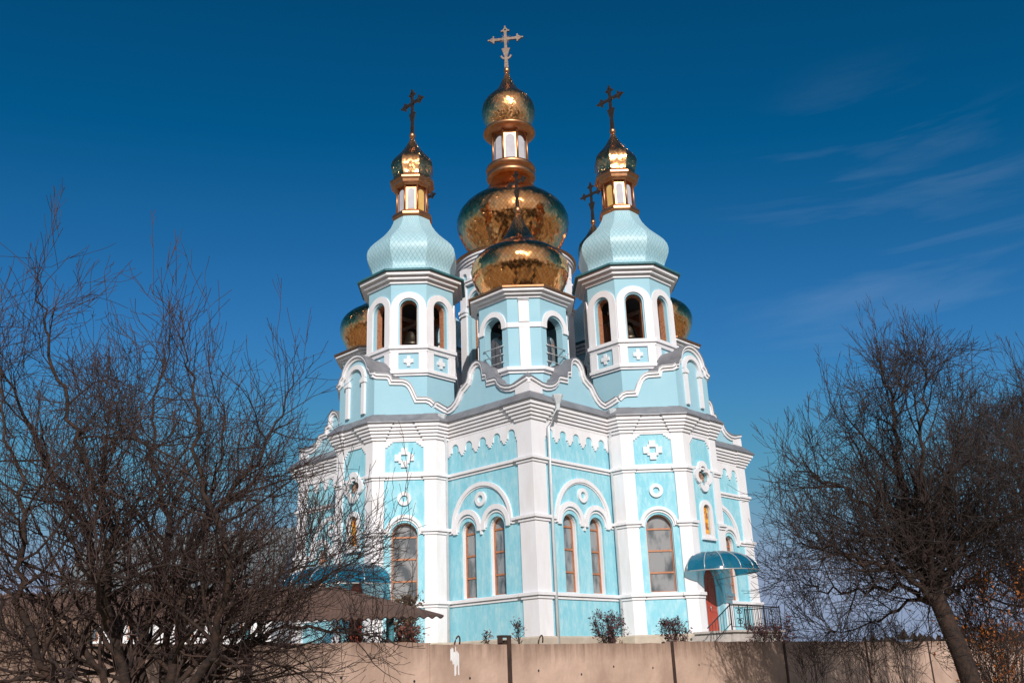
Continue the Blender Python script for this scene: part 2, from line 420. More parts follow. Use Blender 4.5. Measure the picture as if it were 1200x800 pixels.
def Q(mb, name, m, parent=None, dz=GZ, **kw):
    o = mb.build(name, m, parent or church, dz=dz if parent is None else 0, **kw)
    if parent is None: quad.append(o)
    return o


# edges of one quarter: start point, direction, length
edges = [((q, -q), (0, 1), q - h), ((q, -h), (1, 0), m_), ((q + m_, -h), (1 / R2, 1 / R2), k_ * R2), ((A, -B), (0, 1), 2 * B),
         ((A, B), (-1 / R2, 1 / R2), k_ * R2), ((q + m_, h), (-1, 0), m_), ((q, h), (0, 1), q - h)]


def rot(p, k):
    x, y = p
    for _ in range(k % 4): x, y = -y, x
    return (x, y)


def edge(i):
    k, j = divmod(i, 7); s, d, L_ = edges[j]
    return Vector(rot(s, k)), Vector(rot(d, k)), L_


PJ = .07
pil = {0: [(0, .72)], 1: [(.14, m_)], 2: [(0, .47), (2.15, k_ * R2)], 3: [(0, .44), (2 * B - .44, 2 * B)], 4: [(0, .47), (2.15, k_ * R2)], 5: [(0, m_ - .14)], 6: [(q - h - .72, q - h)]}


def run(i0, s0, i1, s1):
    """plan path along the wall, following the pilasters, from edge i0 at s0 to edge i1 at s1"""
    out = []

    def pt(i, s, o):
        P, d, L_ = edge(i); n = Vector((d.y, -d.x)); return P + d * s + n * o
    prev = None
    for i in range(i0, i1 + 1):
        P, d, L_ = edge(i); a = s0 if i == i0 else 0; b = s1 if i == i1 else L_
        iv = []
        cur = a
        for p0, p1 in pil[i % 7]:
            if p1 <= a or p0 >= b: continue
            if p0 > cur: iv.append((cur, p0, 0))
            iv.append((max(p0, a), min(p1, b), PJ)); cur = min(p1, b)
        if cur < b: iv.append((cur, b, 0))
        for n_, (x0, x1, o) in enumerate(iv):
            if n_ == 0 and prev is not None:      # corner with the previous edge: intersect the two offset lines
                pi, po = prev
                P1 = pt(pi, edge(pi)[2], po); d1 = edge(pi)[1]; P2 = pt(i, 0, o); d2 = d
                den = d1.x * d2.y - d1.y * d2.x
                if abs(den) < 1e-6: out.append(P2)
                else:
                    t = ((P2.x - P1.x) * d2.y - (P2.y - P1.y) * d2.x) / den; out.append(P1 + d1 * t)
            else: out.append(pt(i, x0, o))
            if not (n_ == len(iv) - 1 and i < i1): out.append(pt(i, x1, o))
        prev = (i, iv[-1][2])
    return out


def face(i):
    P, d, L_ = edge(i); return Vector((P.x, P.y, 0)), Vector((d.x, d.y, 0)), Vector((d.y, -d.x, 0)), L_


# --- walls with openings --------------------------------------------------
WIN = (4.46, 7.08)                           # sill, spring of the windows
CW = q - 5.1                                 # centre of the paired windows, from P, on edge 0
ws_open = [arch(CW - .82, .44, WIN[0], WIN[1]), arch(CW + .82, .44, WIN[0], WIN[1])]
cham_open = [arch(1.31, .56, WIN[0], 7.06)]


def quatre(cx, cz, r, e, n=9):
    p = []
    for k in range(4):
        c = (cx + e * math.cos(k * PI / 2), cz + e * 1.12 * math.sin(k * PI / 2))
        for i in range(n):
            a = k * PI / 2 - PI * .58 + PI * 1.16 * i / (n - 1); p.append((c[0] + r * math.cos(a), c[1] + r * math.sin(a)))
    return p


quat_in = quatre(B, 9.3, .20, .22); quat_out = quatre(B, 9.3, .34, .30)
end_open = [arch(B, .66, 2.80, 4.85), arch(B, .26, 6.82, 7.83), quat_in]
for i, holes, nm in ((0, ws_open, 'corner_wall'), (1, [], 'wing_wall'), (2, cham_open, 'wing_wall'), (3, end_open, 'wing_wall'),
                     (4, cham_open, 'wing_wall'), (5, [], 'wing_wall'), (6, [[(q - h - a, b) for a, b in p] for p in ws_open], 'corner_wall')):
    O, d, n, L_ = face(i); mb = MB()
    hs_ = [p if i != 4 else [(k_ * R2 - a, b) for a, b in p] for p in holes]
    z0 = 2.80 if i == 3 else PL
    out = rect(0, L_, z0 - (.01 if i == 3 else 0), ZP)
    if i == 3:                               # the doorway cuts the lower edge
        dr = arch(B, .66, z0 - .01, 4.85); hs_ = hs_[1:]
        out = [(0, z0 - .01), (B - .66, z0 - .01)] + [(B - .66 * math.cos(a), 4.85 + .66 * math.sin(a)) for a in [PI * t / 14 for t in range(15)]] + [(B + .66, z0 - .01), (L_, z0 - .01), (L_, ZP), (0, ZP)]
    mb.plate(O, d, n, out, -.42, 0, hs_)
    Q(mb, nm, M_['blue_low'])
# plinth
Q(MB().sweep(run(3, B, 10, B), [(-.3, .2), (.12, .2), (.12, PL - .06), (.06, PL), (-.3, PL)]), 'plinth', M_['plinth'])
# pilasters: around P, and around both corners of the chamfer
for seg in ((-1, q - h - .72, 0, .72), (1, .14, 2, .47), (2, 2.15, 3, .44), (3, 2 * B - .44, 4, .47), (4, 2.15, 5, m_ - .14)):
    i0, s0, i1, s1 = seg
    if i0 < 0: i0 += 28; i1 += 28
    Q(MB().sweep(run(i0, s0, i1, s1), [(-.1, PL), (0, PL), (0, ZC0 + .03), (-.1, ZC0 + .03)]), 'pilaster', M_['white'])
# string courses


def stringprof(z0, z1):
    hgt = z1 - z0
    return [(-.05, z0), (.05, z0), (.05, z0 + hgt * .34), (.012, z0 + hgt * .36), (.012, z0 + hgt * .46), (.12, z0 + hgt * .48), (.12, z1 - .02), (.09, z1), (-.05, z1)]


e6 = q - h
s1runs = [(27, 0, 28, e6), (1 + 28, 0, 31, .44), (3, 2 * B - .44, 5, m_)]
s2runs = [(27, e6 - 1.18, 28, 1.18), (0, 4.64, 2, 1.31 - .80), (2, 2.11, 3, .44), (3, 2 * B - .44, 4, .51), (4, 2.11, 6, e6 - 4.64)]
s3runs = [(27, 0, 28, e6), (29, 0, 31, .44), (3, 2 * B - .44, 5, m_)]
for (z0, z1), rr in zip(ZS, (s1runs, s2runs, s3runs)):
    for (i0, a, i1, b_) in rr:
        Q(MB().sweep(run(i0, a, i1, b_), stringprof(z0, z1)), 'string_course', M_['white'])
# cornice: five fillets stepping out, dark grooves between
prof = [(-.05, ZC0)]; nf = 5; hh = (ZC1 - ZC0) / nf
for i in range(nf):
    o = .07 + .072 * i; z = ZC0 + i * hh
    prof += [(o, z), (o, z + hh * .86), (o - .035, z + hh * .875), (o - .035, z + hh * .985)]
prof += [(.38, ZC1), (.38, ZC1 + .03), (-.05, ZC1 + .03)]
full = run(3, B, 10, B)
Q(MB().sweep(full, prof), 'cornice', M_['white'])
gp = []                                      # backs of the grooves, coloured brown as undercut shade
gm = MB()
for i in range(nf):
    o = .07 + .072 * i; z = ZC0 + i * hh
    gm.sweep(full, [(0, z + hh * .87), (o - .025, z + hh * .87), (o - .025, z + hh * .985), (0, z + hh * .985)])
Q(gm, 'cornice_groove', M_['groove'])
Q(MB().sweep(full, [(-.1, ZC1 + .034), (.45, ZC1 + .034), (.45, ZC1 + .07), (.02, ZP + .03), (-.1, ZP + .03)]), 'eaves_flashing', M_['grey'])

# --- corner faces: frieze, windows ----------------------------------------
def corner_face(i, f):
    O, d, n, L_ = face(i)
    g_ = (lambda pts: [(f(a), b) for a, b in pts])
    S = lambda u: q - u                       # u coordinate -> distance from P
    # scalloped frieze
    a0, a1 = .72, L_; pts = []
    x0 = S(7.28); pts.append((a0, ZC0)); pts.append((a0, 10.36))
    cs = [S(7.28 - .0)] ; cen = [S(6.96), S(6.13), S(5.30), S(4.47), S(3.64)]
    hw = .21
    lowz, mid = 10.36, 10.50
    x = a0
    for c in cen:
        l, r = c - hw, c + hw
        if l - x > .35:
            mmid = (x + l) / 2
            pts += [(x, lowz + .14)] if False else []
        # pendant between x and l: stepped down to a point
        w2 = l - x
        if x > a0: pts += [(x, mid), (x + w2 * .22, mid), (x + w2 * .22, lowz + .05), (x + w2 * .36, lowz + .05), (x + w2 * .36, lowz - .03), (x + w2 * .64, lowz - .03), (x + w2 * .64, lowz + .05), (x + w2 * .78, lowz + .05), (x + w2 * .78, mid), (l, mid)]
        else: pts += [(x + w2 * .5, lowz), (x + w2 * .5, mid), (l, mid)]
        pts += [(c - hw * math.cos(t), 10.64 + .22 * math.sin(t)) for t in [PI * j / 10 for j in range(11)]]
        x = r
    pts += [(x, mid), (x + .12, mid), (x + .12, lowz + .06), (x + .2, lowz + .06), (x + .2, lowz), (a1, lowz), (a1, ZC0)]
    Q(MB().plate(O, d, n, g_(pts), -.02, .06), 'frieze', M_['white'])
    # big arch over both windows, oculus, small arches
    mb = MB()
    mb.plate(O, d, n, g_(band(CW, 7.28, 1.74, 1.58, 0, PI, 28, leg=.16)), -.02, .09)
    mb.plate(O, d, n, g_(band(CW, 7.28, 1.60, 1.52, 0, PI, 28)), -.02, .045)
    for c in (CW - .82, CW + .82):
        mb.plate(O, d, n, g_(band(c, WIN[1] + .12, .80, .60, 0, PI, 18, leg=.14)), -.02, .10)
        mb.plate(O, d, n, g_(band(c, WIN[1] + .06, .60, .54, 0, PI, 16)), -.02, .05)
    mb.plate(O, d, n, g_(rect(CW - .05, CW + .05, 6.9, 7.2)), -.02, .08)
    Q(mb, 'window_surround', M_['white'])
    Q(MB().plate(O, d, n, g_(circ(CW, 8.33, .30)), -.02, .09, [g_(circ(CW, 8.33, .15))]), 'oculus_ring', M_['white'])
    for c in (CW - .82, CW + .82):
        window(O, d, n, f, c, .44, WIN[0], WIN[1], [5.27, 6.15, 7.04])


def window(O, d, n, f, c, hw, z0, zs, bars, vertical=False):
    g_ = (lambda pts: [(f(a), b) for a, b in pts])
    mb = MB()
    mb.plate(O, d, n, g_(arch(c, hw, z0, zs)), -.32, -.25, [g_(arch(c, hw - .07, z0 + .07, zs))])
    for z in bars: mb.plate(O, d, n, g_(rect(c - hw + .05, c + hw - .05, z - .035, z + .035)), -.31, -.26)
    fr = Q(mb, 'window', M_['wood'])
    MB().plate(O, d, n, g_(arch(c, hw - .03, z0 + .03, zs)), -.315, -.300).build('pane', M_['glass'], fr, dz=GZ)
    MB().plate(O, d, n, g_(arch(c, hw + .002, z0 - .002, zs)), -.25, -.10, [g_(arch(c, hw - .022, z0 + .03, zs))]).build('lining', M_['white'], fr, dz=GZ)
    return fr


corner_face(0, lambda a: a)
corner_face(6, lambda a: e6 - a)


def stepped_panel(lo, hi, z, zt, st=.1, ns=3, low=None):
    """outline of a panel opening with stepped upper corners"""
    p = [(lo, low), (hi, low), (hi, z)]
    for j in range(ns): p += [(hi - st * (j + 1), z + (zt - z) * j / ns), (hi - st * (j + 1), z + (zt - z) * (j + 1) / ns)]
    l_ = [(lo + hi - a, b) for a, b in p[2:]][::-1]
    return p + l_


def blockcross(mb, O, d, n, c, z, s_, g_, dd=.09):
    for dx, dz_ in ((0, 1), (0, -1), (1, 0), (-1, 0)):
        mb.plate(O, d, n, g_(rect(c + dx * s_ - s_ * .5, c + dx * s_ + s_ * .5, z + dz_ * s_ - s_ * .52, z + dz_ * s_ + s_ * .52)), -.02, dd)
    for dx, dz_ in ((1, 1), (-1, 1), (1, -1), (-1, -1)):
        mb.plate(O, d, n, g_(rect(c + dx * s_ * .66 - s_ * .22, c + dx * s_ * .66 + s_ * .22, z + dz_ * s_ * .66 - s_ * .22, z + dz_ * s_ * .66 + s_ * .22)), -.02, dd - .012)


LC = k_ * R2
for i, f in ((2, lambda a: a), (4, lambda a: LC - a)):
    O, d, n, L_ = face(i); g_ = (lambda pts: [(f(a), b) for a, b in pts])
    hole = stepped_panel(.50, 2.12, 10.78, 11.02, .1, 3, 9.72)
    Q(MB().plate(O, d, n, g_(rect(.47, 2.15, 9.60, ZC0 + .02)), -.02, .05, [g_(hole)]), 'panel_frame', M_['white'])
    mb = MB(); blockcross(mb, O, d, n, 1.31, 10.33, .27, g_); Q(mb, 'block_cross', M_['white'])
    Q(MB().plate(O, d, n, g_(circ(1.31, 8.60, .29)), -.02, .09, [g_(circ(1.31, 8.60, .14))]), 'oculus_ring', M_['white'])
    mb = MB(); mb.plate(O, d, n, g_(band(1.31, 7.14, .80, .66, 0, PI, 20)), -.02, .10)
    mb.plate(O, d, n, g_(band(1.31, 7.10, .66, .60, 0, PI, 20)), -.02, .05)
    Q(mb, 'window_surround', M_['white'])
    window(O, d, n, f, 1.31, .56, WIN[0], 7.06, [5.27, 6.15, 7.04])
# --- end faces of the wings -----------------------------------------------
O, d, n, L_ = face(3); I_ = lambda a: a
Q(MB().plate(O, d, n, rect(.44, 2 * B - .44, 9.6, ZC0 + .02), -.02, .05, [stepped_panel(.47, 2 * B - .47, 10.66, 10.95, .085, 3, 9.58 + .1)]), 'panel_frame', M_['white'])
Q(MB().plate(O, d, n, quat_out, -.02, .12, [quat_in]), 'quatrefoil_ring', M_['white'])
mb = MB(); mb.plate(O, d, n, quatre(B, 9.3, .205, .225), -.16, -.13)
for t_ in (-.12, 0, .12): mb.plate(O, d, n, rect(B + t_ - .012, B + t_ + .012, 8.95, 9.65), -.128, -.11); mb.plate(O, d, n, rect(B - .36, B + .36, 9.3 + t_ - .012, 9.3 + t_ + .012), -.127, -.115)
Q(mb, 'quatrefoil_lattice', M_['quat'])
mb = MB(); mb.plate(O, d, n, arch(B, .45, 6.66, 7.83), -.02, .09, [arch(B, .26, 6.82, 7.83)]); mb.plate(O, d, n, rect(B - .5, B + .5, 6.58, 6.68), -.02, .13)
Q(mb, 'window_surround', M_['white'])
Q(MB().plate(O, d, n, arch(B, .262, 6.818, 7.83), -.10, -.07), 'stained_window', M_['amber'])
dr = Q(MB().plate(O, d, n, arch(B, .67, 2.8, 4.85), -.36, -.30), 'door', M_['door'])
mb = MB()
for a, b_ in ((B - .60, B - .06), (B + .06, B + .60)):
    for z0, z1 in ((2.95, 3.75), (3.87, 4.75)): mb.plate(O, d, n, rect(a, b_, z0, z1), -.31, -.285, [rect(a + .06, b_ - .06, z0 + .06, z1 - .06)])
mb.build('door_moulding', M_['door'], dr, dz=GZ)
MB().tube([O + d * (B + .05) + n * (-.24) + Vector((0, 0, 3.75)), O + d * (B + .05) + n * (-.24) + Vector((0, 0, 3.95))], .018).build('handle', M_['steel'], dr, dz=GZ)
Q(MB().plate(O, d, n, arch(B, .66, 2.80, 4.85), -.298, -.24, [arch(B, .61, 2.81, 4.85)]), 'door_frame', M_['blue_up'])


# --- parapet gables ---------------------------------------------------------
gc = [(0, 12.80), (.35, 12.72), (.62, 12.65), (.95, 12.63), (1.2, 12.68), (1.42, 12.78), (1.58, 12.93), (1.66, 13.10), (1.78, 13.17), (2.2, 13.19), (2.23, 13.42), (2.30, 13.50), (2.44, 13.52), (2.47, 13.74), (2.52, 13.96),
      (2.66, 14.13), (2.85, 14.20), (3.08, 14.14), (3.26, 13.98), (3.38, 13.78), (3.43, 13.56), (3.52, 13.40), (3.70, 13.28), (3.90, 13.17), (4.02, 13.02), (4.12, 12.86), (4.28, 12.68), (4.46, 12.56), (4.68, 12.50), (4.90, 12.52)]
gs = [(0, 12.52), (.3, 12.56), (m_, 12.68)]
gch = [(0, 12.68), (.17, 12.84), (.36, 12.91), (.74, 12.92), (.80, 13.06), (.90, 13.30), (1.02, 13.52), (1.16, 13.66), (1.36, 13.74), (1.82, 13.76), (1.88, 13.92), (2.02, 14.02), (2.50, 14.05), (LC, 14.12)]
ge = [(0, 14.12), (.08, 14.16), (.14, 14.32)] + [(B - .98 * math.cos(a), 14.26 + .96 * math.sin(a)) for a in [PI * (.06 + .88 * j / 16) for j in range(17)]] + [(2 * B - .14, 14.32), (2 * B - .08, 14.16), (2 * B, 14.12)]


def gable(i, line, f, th=.30, top=None):
    O, d, n, L_ = face(i); ln = [(f(a), b) for a, b in line]
    if ln[0][0] > ln[-1][0]: ln = ln[::-1]
    par = Q(MB().plate(O, d, n, [(ln[-1][0], ZP + .002), (ln[0][0], ZP + .002)] + ln, -th, 0), 'parapet', M_['blue_up'])
    mb = MB(); a = offset_line(ln, .20); mb.plate(O, d, n, a, -.05, .075)
    up_ = [(x, z + .012) for x, z in ln]
    mb.plate(O, d, n, offset_line(up_, .09), -.06, .16)
    mb.build('coping_moulding', M_['white'], par, dz=GZ)
    capl = [(x, z + .045) for x, z in ln]
    MB().plate(O, d, n, offset_line(capl, .03), -th - .05, .19).build('coping_sheet', M_['grey'], par, dz=GZ)
    return O, d, n, L_, ln


def roofslab(i, line, f, d0, d1, drop=.10):
    O, d, n, L_ = face(i); ln = [(f(a), b - drop) for a, b in line]
    if ln[0][0] > ln[-1][0]: ln = ln[::-1]
    Q(MB().plate(O, d, n, [(ln[-1][0], ZP - .1), (ln[0][0], ZP - .1)] + ln, -d1, -d0), 'roof', M_['grey'])


rv = lambda Lx: (lambda a: Lx - a)
gable(0, gc, I_); gable(6, gc, rv(e6))
roofslab(0, gc[1:], I_, .301, 4.6, .08); roofslab(6, gc[1:], rv(e6), .302, 4.6, .083)
gable(1, gs, I_); gable(5, gs, rv(m_))
gable(2, gch, I_); gable(4, gch, rv(LC))
roofslab(2, gch, I_, .301, 1.5, .09); roofslab(4, gch, rv(LC), .302, 1.5, .093)
gable(3, ge, I_)
roofslab(3, ge, I_, .303, 3.0, .06)
# white block and little hip at the outer corner
Q(MB().sweep(run(27, e6 - .72, 28, .72), [(-.05, ZP + .01), (.0, ZP + .01), (.0, 12.58), (-.05, 12.58)]), 'corner_block', M_['white'])
mb = MB(); c_ = (q - .62, -q + .62); s_ = .56
mb.add([(c_[0] - s_, c_[1] - s_, 12.74), (c_[0] + s_, c_[1] - s_, 12.74), (c_[0] + s_, c_[1] + s_, 12.74), (c_[0] - s_, c_[1] + s_, 12.74), (c_[0], c_[1], 13.32)], [(0, 1, 4), (1, 2, 4), (2, 3, 4), (3, 0, 4), (3, 2, 1, 0)])
Q(mb, 'corner_cap', M_['grey'])
# niche with two columns on the wing parapet
O, d, n, L_ = face(3); mb = MB()
for a in (B - .56, B + .56):
    mb.plate(O, d, n, rect(a - .10, a + .10, 12.42, 13.85), -.01, .12)
    mb.plate(O, d, n, rect(a - .15, a + .15, 13.85, 14.0), -.01, .17); mb.plate(O, d, n, rect(a - .12, a + .12, 14.0, 14.08), -.01, .13)
mb.plate(O, d, n, band(B, 14.08, .70, .50, 0, PI, 18), -.01, .13)
Q(mb, 'blind_arcade', M_['white'])
# downpipes at both inner corners
for sy in (-1, 1):
    P0 = Vector((q + .16, sy * (h + .10), 0)); mb = MB()
    mb.tube([P0 + Vector((.36, sy * .12, 12.02)), P0 + Vector((.36, sy * .12, 11.72)), P0 + Vector((.10, sy * .03, 11.1)), P0 + Vector((0, 0, 10.9)), P0 + Vector((0, 0, 2.5))], .062, 8)
    pp = Q(mb, 'downpipe', M_['pipe'])
    MB().lathe([(0, 11.55), (.07, 11.55), (.085, 11.75), (.21, 12.12), (.22, 12.16), (0, 12.16)], 8, False, P0.x + .36, P0.y + sy * .12).build('hopper', M_['pipe'], pp, dz=GZ)
# flat roof deck under everything
deck = MB().prism([tuple(edge(i)[0] - (edge(i)[0].normalized() * .35)) for i in range(28)], 12.0, 12.14).build('roof_deck', M_['grey'], church, dz=GZ)


# --- crosses ------------------------------------------------------------------
def cross_mesh(H, W, rays=False, cres=False):
    mb = MB(); O = (0, 0, 0); d = (1, 0, 0); n = (0, -1, 0); t = .05
    b_ = H * .028; cz = H * .70
    P = lambda pts, e=t: mb.plate(O, d, n, pts, -e, e)
    P([(-b_ * 1.5, 0), (b_ * 1.5, 0), (b_, H * .3), (b_, H * .9), (-b_, H * .9), (-b_, H * .3)])
    mb.plate(O, d, n, rect(-W * .85, W * .85, cz - b_, cz + b_), -t * .93, t * .93)
    tip = lambda x, z, ax, ay, s_: [(x + ax * s_ * 1.0, z + ay * s_ * 1.0), (x + ay * s_ * .62 + ax * s_ * .1, z + ax * s_ * .62 + ay * s_ * .1), (x - ax * s_ * .05 + ay * s_ * .32, z - ay * s_ * .05 + ax * s_ * .32), (x - ax * s_ * .62, z - ay * s_ * .62), (x - ax * s_ * .05 - ay * s_ * .32, z - ay * s_ * .05 - ax * s_ * .32), (x - ay * s_ * .62 + ax * s_ * .1, z - ax * s_ * .62 + ay * s_ * .1)]
    s_ = H * .115
    for tx, tz, ax_, az_ in ((0, H - s_, 0, 1), (W - s_, cz, 1, 0), (-W + s_, cz, -1, 0)):      # openwork arrow tips
        o_ = tip(tx, tz, ax_, az_, s_); cx_, cz_ = tx + ax_ * s_ * .25, tz + az_ * s_ * .25
        mb.plate(O, d, n, o_, -t * 1.1, t * 1.1, [[(cx_ + (a - cx_) * .42, cz_ + (b - cz_) * .42) for a, b in (o_[0], o_[1], o_[5])]])
        for a, b in (o_[0], o_[1], o_[5]): P(circ(a, b, s_ * .16, 8), t * 1.3)
    lz = H * .40
    P([(-H * .035, lz - H * .12), (H * .035, lz - H * .12), (H * .075, lz + H * .035), (H * .09, lz + H * .06), (0, lz + H * .09), (-H * .09, lz + H * .06), (-H * .075, lz + H * .035)], t * 1.05)
    P([(-H * .04, H * .12), (H * .04, H * .12), (H * .025, H * .2), (-H * .025, H * .2)], t * 1.2)
    if rays:
        for k in range(16):
            a = 2 * PI * k / 16 + PI / 16; r = H * (.13 if k % 2 else .10); w_ = .012 * H
            c, s2 = math.cos(a), math.sin(a)
            P([(-s2 * w_, cz + c * w_), (s2 * w_, cz - c * w_), (c * r, cz + s2 * r)], t * .6)
        P(circ(0, cz, H * .04, 12), t * 1.3)
    if cres:
        A_ = [PI * 1.08 + PI * .84 * i / 12 for i in range(13)]
        P([(H * .12 * math.cos(a), H * .32 + H * .12 * math.sin(a)) for a in A_] + [(H * .09 * math.cos(a), H * .335 + H * .095 * math.sin(a)) for a in reversed(A_)], t * .7)
    return mb


# --- belfry towers over the wings ------------------------------------------------
def octo(ap, c=None, phase=0):
    """octagon faces: list of (O, d, n, L); ap = apothem, c = leg of the chamfer (None = regular)"""
    if c is None: c = ap * (2 - R2)
    pts = [(ap, -(ap - c)), (ap, ap - c), (ap - c, ap), (-(ap - c), ap), (-ap, ap - c), (-ap, -(ap - c)), (-(ap - c), -ap), (ap - c, -ap)]
    return pts


def octface(pts, i):
    a = Vector((*pts[i], 0)); b_ = Vector((*pts[(i + 1) % 8], 0)); d = (b_ - a).normalized(); return a, d, Vector((d.y, -d.x, 0)), (b_ - a).length


def corn(z0, z1, o0, o1, nf):
    p = [(-.05, z0)]; hh = (z1 - z0) / nf
    for i in range(nf):
        o = o0 + (o1 - o0) * i / (nf - 1); z = z0 + i * hh
        p += [(o, z), (o, z + hh * .80), (o - .04, z + hh * .82), (o - .04, z + hh * .98)]
    return p + [(o1, z1), (-.05, z1)]


def cgroove(mb, path, z0, z1, o0, o1, nf):
    hh = (z1 - z0) / nf
    for i in range(nf):
        o = o0 + (o1 - o0) * i / (nf - 1) - .03; z = z0 + i * hh
        mb.sweep(path, [(0, z + hh * .815), (o, z + hh * .815), (o, z + hh * .985), (0, z + hh * .985)], True)


TT = 7.35; BZ = 12.14                       # tower base level
Tz = lambda z: z - BZ


def zz(pts): return [(a, b - BZ) for a, b in pts]


def bell(mb_parent, x, y, ztop, s_):
    b_ = MB().lathe([(0, ztop), (.10 * s_, ztop), (.22 * s_, ztop - .1 * s_), (.27 * s_, ztop - .4 * s_), (.36 * s_, ztop - .66 * s_), (.48 * s_, ztop - .82 * s_), (.46 * s_, ztop - .84 * s_), (.3 * s_, ztop - .6 * s_), (0, ztop - .2 * s_)], 20, True, x, y)
    return b_.build('bell', M_['bronze'], mb_parent)


def belfry():
    ap = 1.98; pts = octo(ap); cl = list(pts)
    body = MB()
    for i in range(8):
        O, d, n, L_ = octface(pts, i); c = L_ / 2
        body.plate(O, d, n, zz(rect(0, L_, BZ, 19.32)), -.16, 0, [zz(arch(c, .39, 15.76, 17.62))])
    root = body.build('bell_tower', M_['blue_up'], church, loc=(TT, 0, BZ - GZ))
    inn = MB()
    for i in range(8):
        O, d, n, L_ = octface(pts, i); c = L_ / 2; O = O - n * .161; g_ = .161 * math.tan(PI / 8)
        inn.plate(O, d, n, zz(rect(g_, L_ - g_, BZ, 19.0)), -.26, 0, [zz(arch(c, .345, 15.74, 17.62))])
    inn.build('brick_lining', M_['brick'], root)
    # white window arches that join each other, standing on the sill band
    for i in range(8):
        O, d, n, L_ = octface(pts, i); c = L_ / 2; mb = MB()
        out = [(0, 15.72), (L_, 15.72)] + [(L_, 17.50)] + [(c + (c - .015) * math.cos(a), 17.62 + .76 * math.sin(a)) for a in [PI * j / 18 for j in range(19)]] + [(0, 17.50)]
        mb.plate(O, d, n, zz(out), -.01, .075, [zz(arch(c, .46, 15.72 + .001, 17.62))]) if False else None
        mb.plate(O, d, n, zz([(0, 15.72), (c - .46, 15.72), (c - .46, 17.62)] + [(c - .46 * math.cos(a), 17.62 + .46 * math.sin(a)) for a in [PI * j / 14 for j in range(1, 14)]] +
                             [(c + .46, 17.62), (c + .46, 15.72), (L_, 15.72), (L_, 17.50)] + [(c + (c - .015) * math.cos(a), 17.62 + .76 * math.sin(a)) for a in [PI * j / 18 for j in range(0, 19)]] + [(0, 17.50)]), -.01, .075)
        mb.build('window_surround', M_['white'], root)
        # band of panels with small crosses
        mb = MB()
        mb.plate(O, d, n, zz(rect(0, L_, 14.5, 15.5)), -.01, .075, [zz(rect(c - .46, c + .46, 14.62, 15.40))])
        mb.build('panel_frame', M_['white'], root)
        mb = MB()
        for dx, dz_ in ((0, 0), (0, 1), (0, -1), (1, 0), (-1, 0)):
            mb.plate(O, d, n, zz(rect(c + dx * .145 - .075, c + dx * .145 + .075, 15.02 + dz_ * .16 - .085, 15.02 + dz_ * .16 + .085)), -.01, .075 - .004 * abs(dx) - .008 * abs(dz_))
        mb.plate(O, d, n, zz(rect(c - .11, c + .11, 14.90, 15.13)), -.01, .06)
        mb.build('small_cross', M_['white'], root)
    sw = lambda z0, z1, o: [(-.05, z0 - BZ), (o * .5, z0 - BZ), (o * .5, z0 + (z1 - z0) * .4 - BZ), (o, z0 + (z1 - z0) * .45 - BZ), (o, z1 - BZ), (-.05, z1 - BZ)]
    MB().sweep(cl, sw(15.46, 15.74, .17), True).build('sill_band', M_['white'], root)
    MB().sweep(cl, sw(14.32, 14.55, .15), True).build('lower_band', M_['white'], root)
    MB().sweep(cl, corn(18.80 - BZ, 19.28 - BZ, .08, .42, 3), True).build('cornice', M_['white'], root)
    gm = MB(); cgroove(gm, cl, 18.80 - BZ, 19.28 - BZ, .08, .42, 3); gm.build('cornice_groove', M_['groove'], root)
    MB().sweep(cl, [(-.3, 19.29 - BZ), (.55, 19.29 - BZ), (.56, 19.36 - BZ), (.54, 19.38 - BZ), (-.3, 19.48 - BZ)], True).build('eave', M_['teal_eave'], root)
    # soffit boards
    P = [(2.48, 19.38), (2.22, 19.46), (2.02, 19.56), (1.88, 19.70), (1.84, 19.86), (1.90, 20.08), (2.01, 20.32), (2.10, 20.58), (2.12, 20.84), (2.07, 21.08), (1.94, 21.32), (1.76, 21.54), (1.55, 21.76), (1.34, 21.99), (1.16, 22.24), (1.01, 22.50), (.91, 22.76), (.86, 23.0)]
    MB().onion([(a, b - BZ) for a, b in P], 8, .012).build('dome', M_['bluetile'], root)
    # lantern
    lan = MB(); lp = octo(.74); lan.sweep(octo(.80), [(-.4, 22.90 - BZ), (.10, 22.90 - BZ), (.16, 23.02 - BZ), (.16, 23.14 - BZ), (.04, 23.28 - BZ), (-.4, 23.28 - BZ)], True)
    lan.prism(octo(.66), 23.2 - BZ, 24.85 - BZ)
    for i in range(8):
        a = Vector((*lp[i], 0)) * 1.0
        lan.tube([a + Vector((0, 0, 23.2 - BZ)), a + Vector((0, 0, 24.8 - BZ))], .05, 6)
    lan.sweep(octo(.74), [(-.3, 24.68 - BZ), (.06, 24.68 - BZ), (.10, 24.76 - BZ), (.20, 24.80 - BZ), (.24, 24.94 - BZ), (.34, 24.98 - BZ), (.34, 25.08 - BZ), (-.3, 25.18 - BZ)], True)
    la = lan.build('lantern', M_['goldplain'], root)
    for i in range(8):
        O, d, n, L_ = octface(octo(.66), i); c = L_ / 2
        MB().plate(O, d, n, zz(arch(c, .17, 23.40, 24.36, 8)), -.01, .03).build('lantern_panel', M_['lantern_white'] if i in (0, 1, 7) or i % 2 else M_['lantern_yellow'], la)
    P = [(1.05, 25.10), (.93, 25.18), (.90, 25.32), (.96, 25.55), (1.03, 25.80), (1.04, 26.02), (.98, 26.24), (.85, 26.46), (.68, 26.68), (.52, 26.90), (.38, 27.13), (.26, 27.36), (.16, 27.58), (.09, 27.76), (.07, 27.86)]
    MB().onion([(a, b - BZ) for a, b in P], 8, .012).build('cupola', M_['goldsmall'], root)
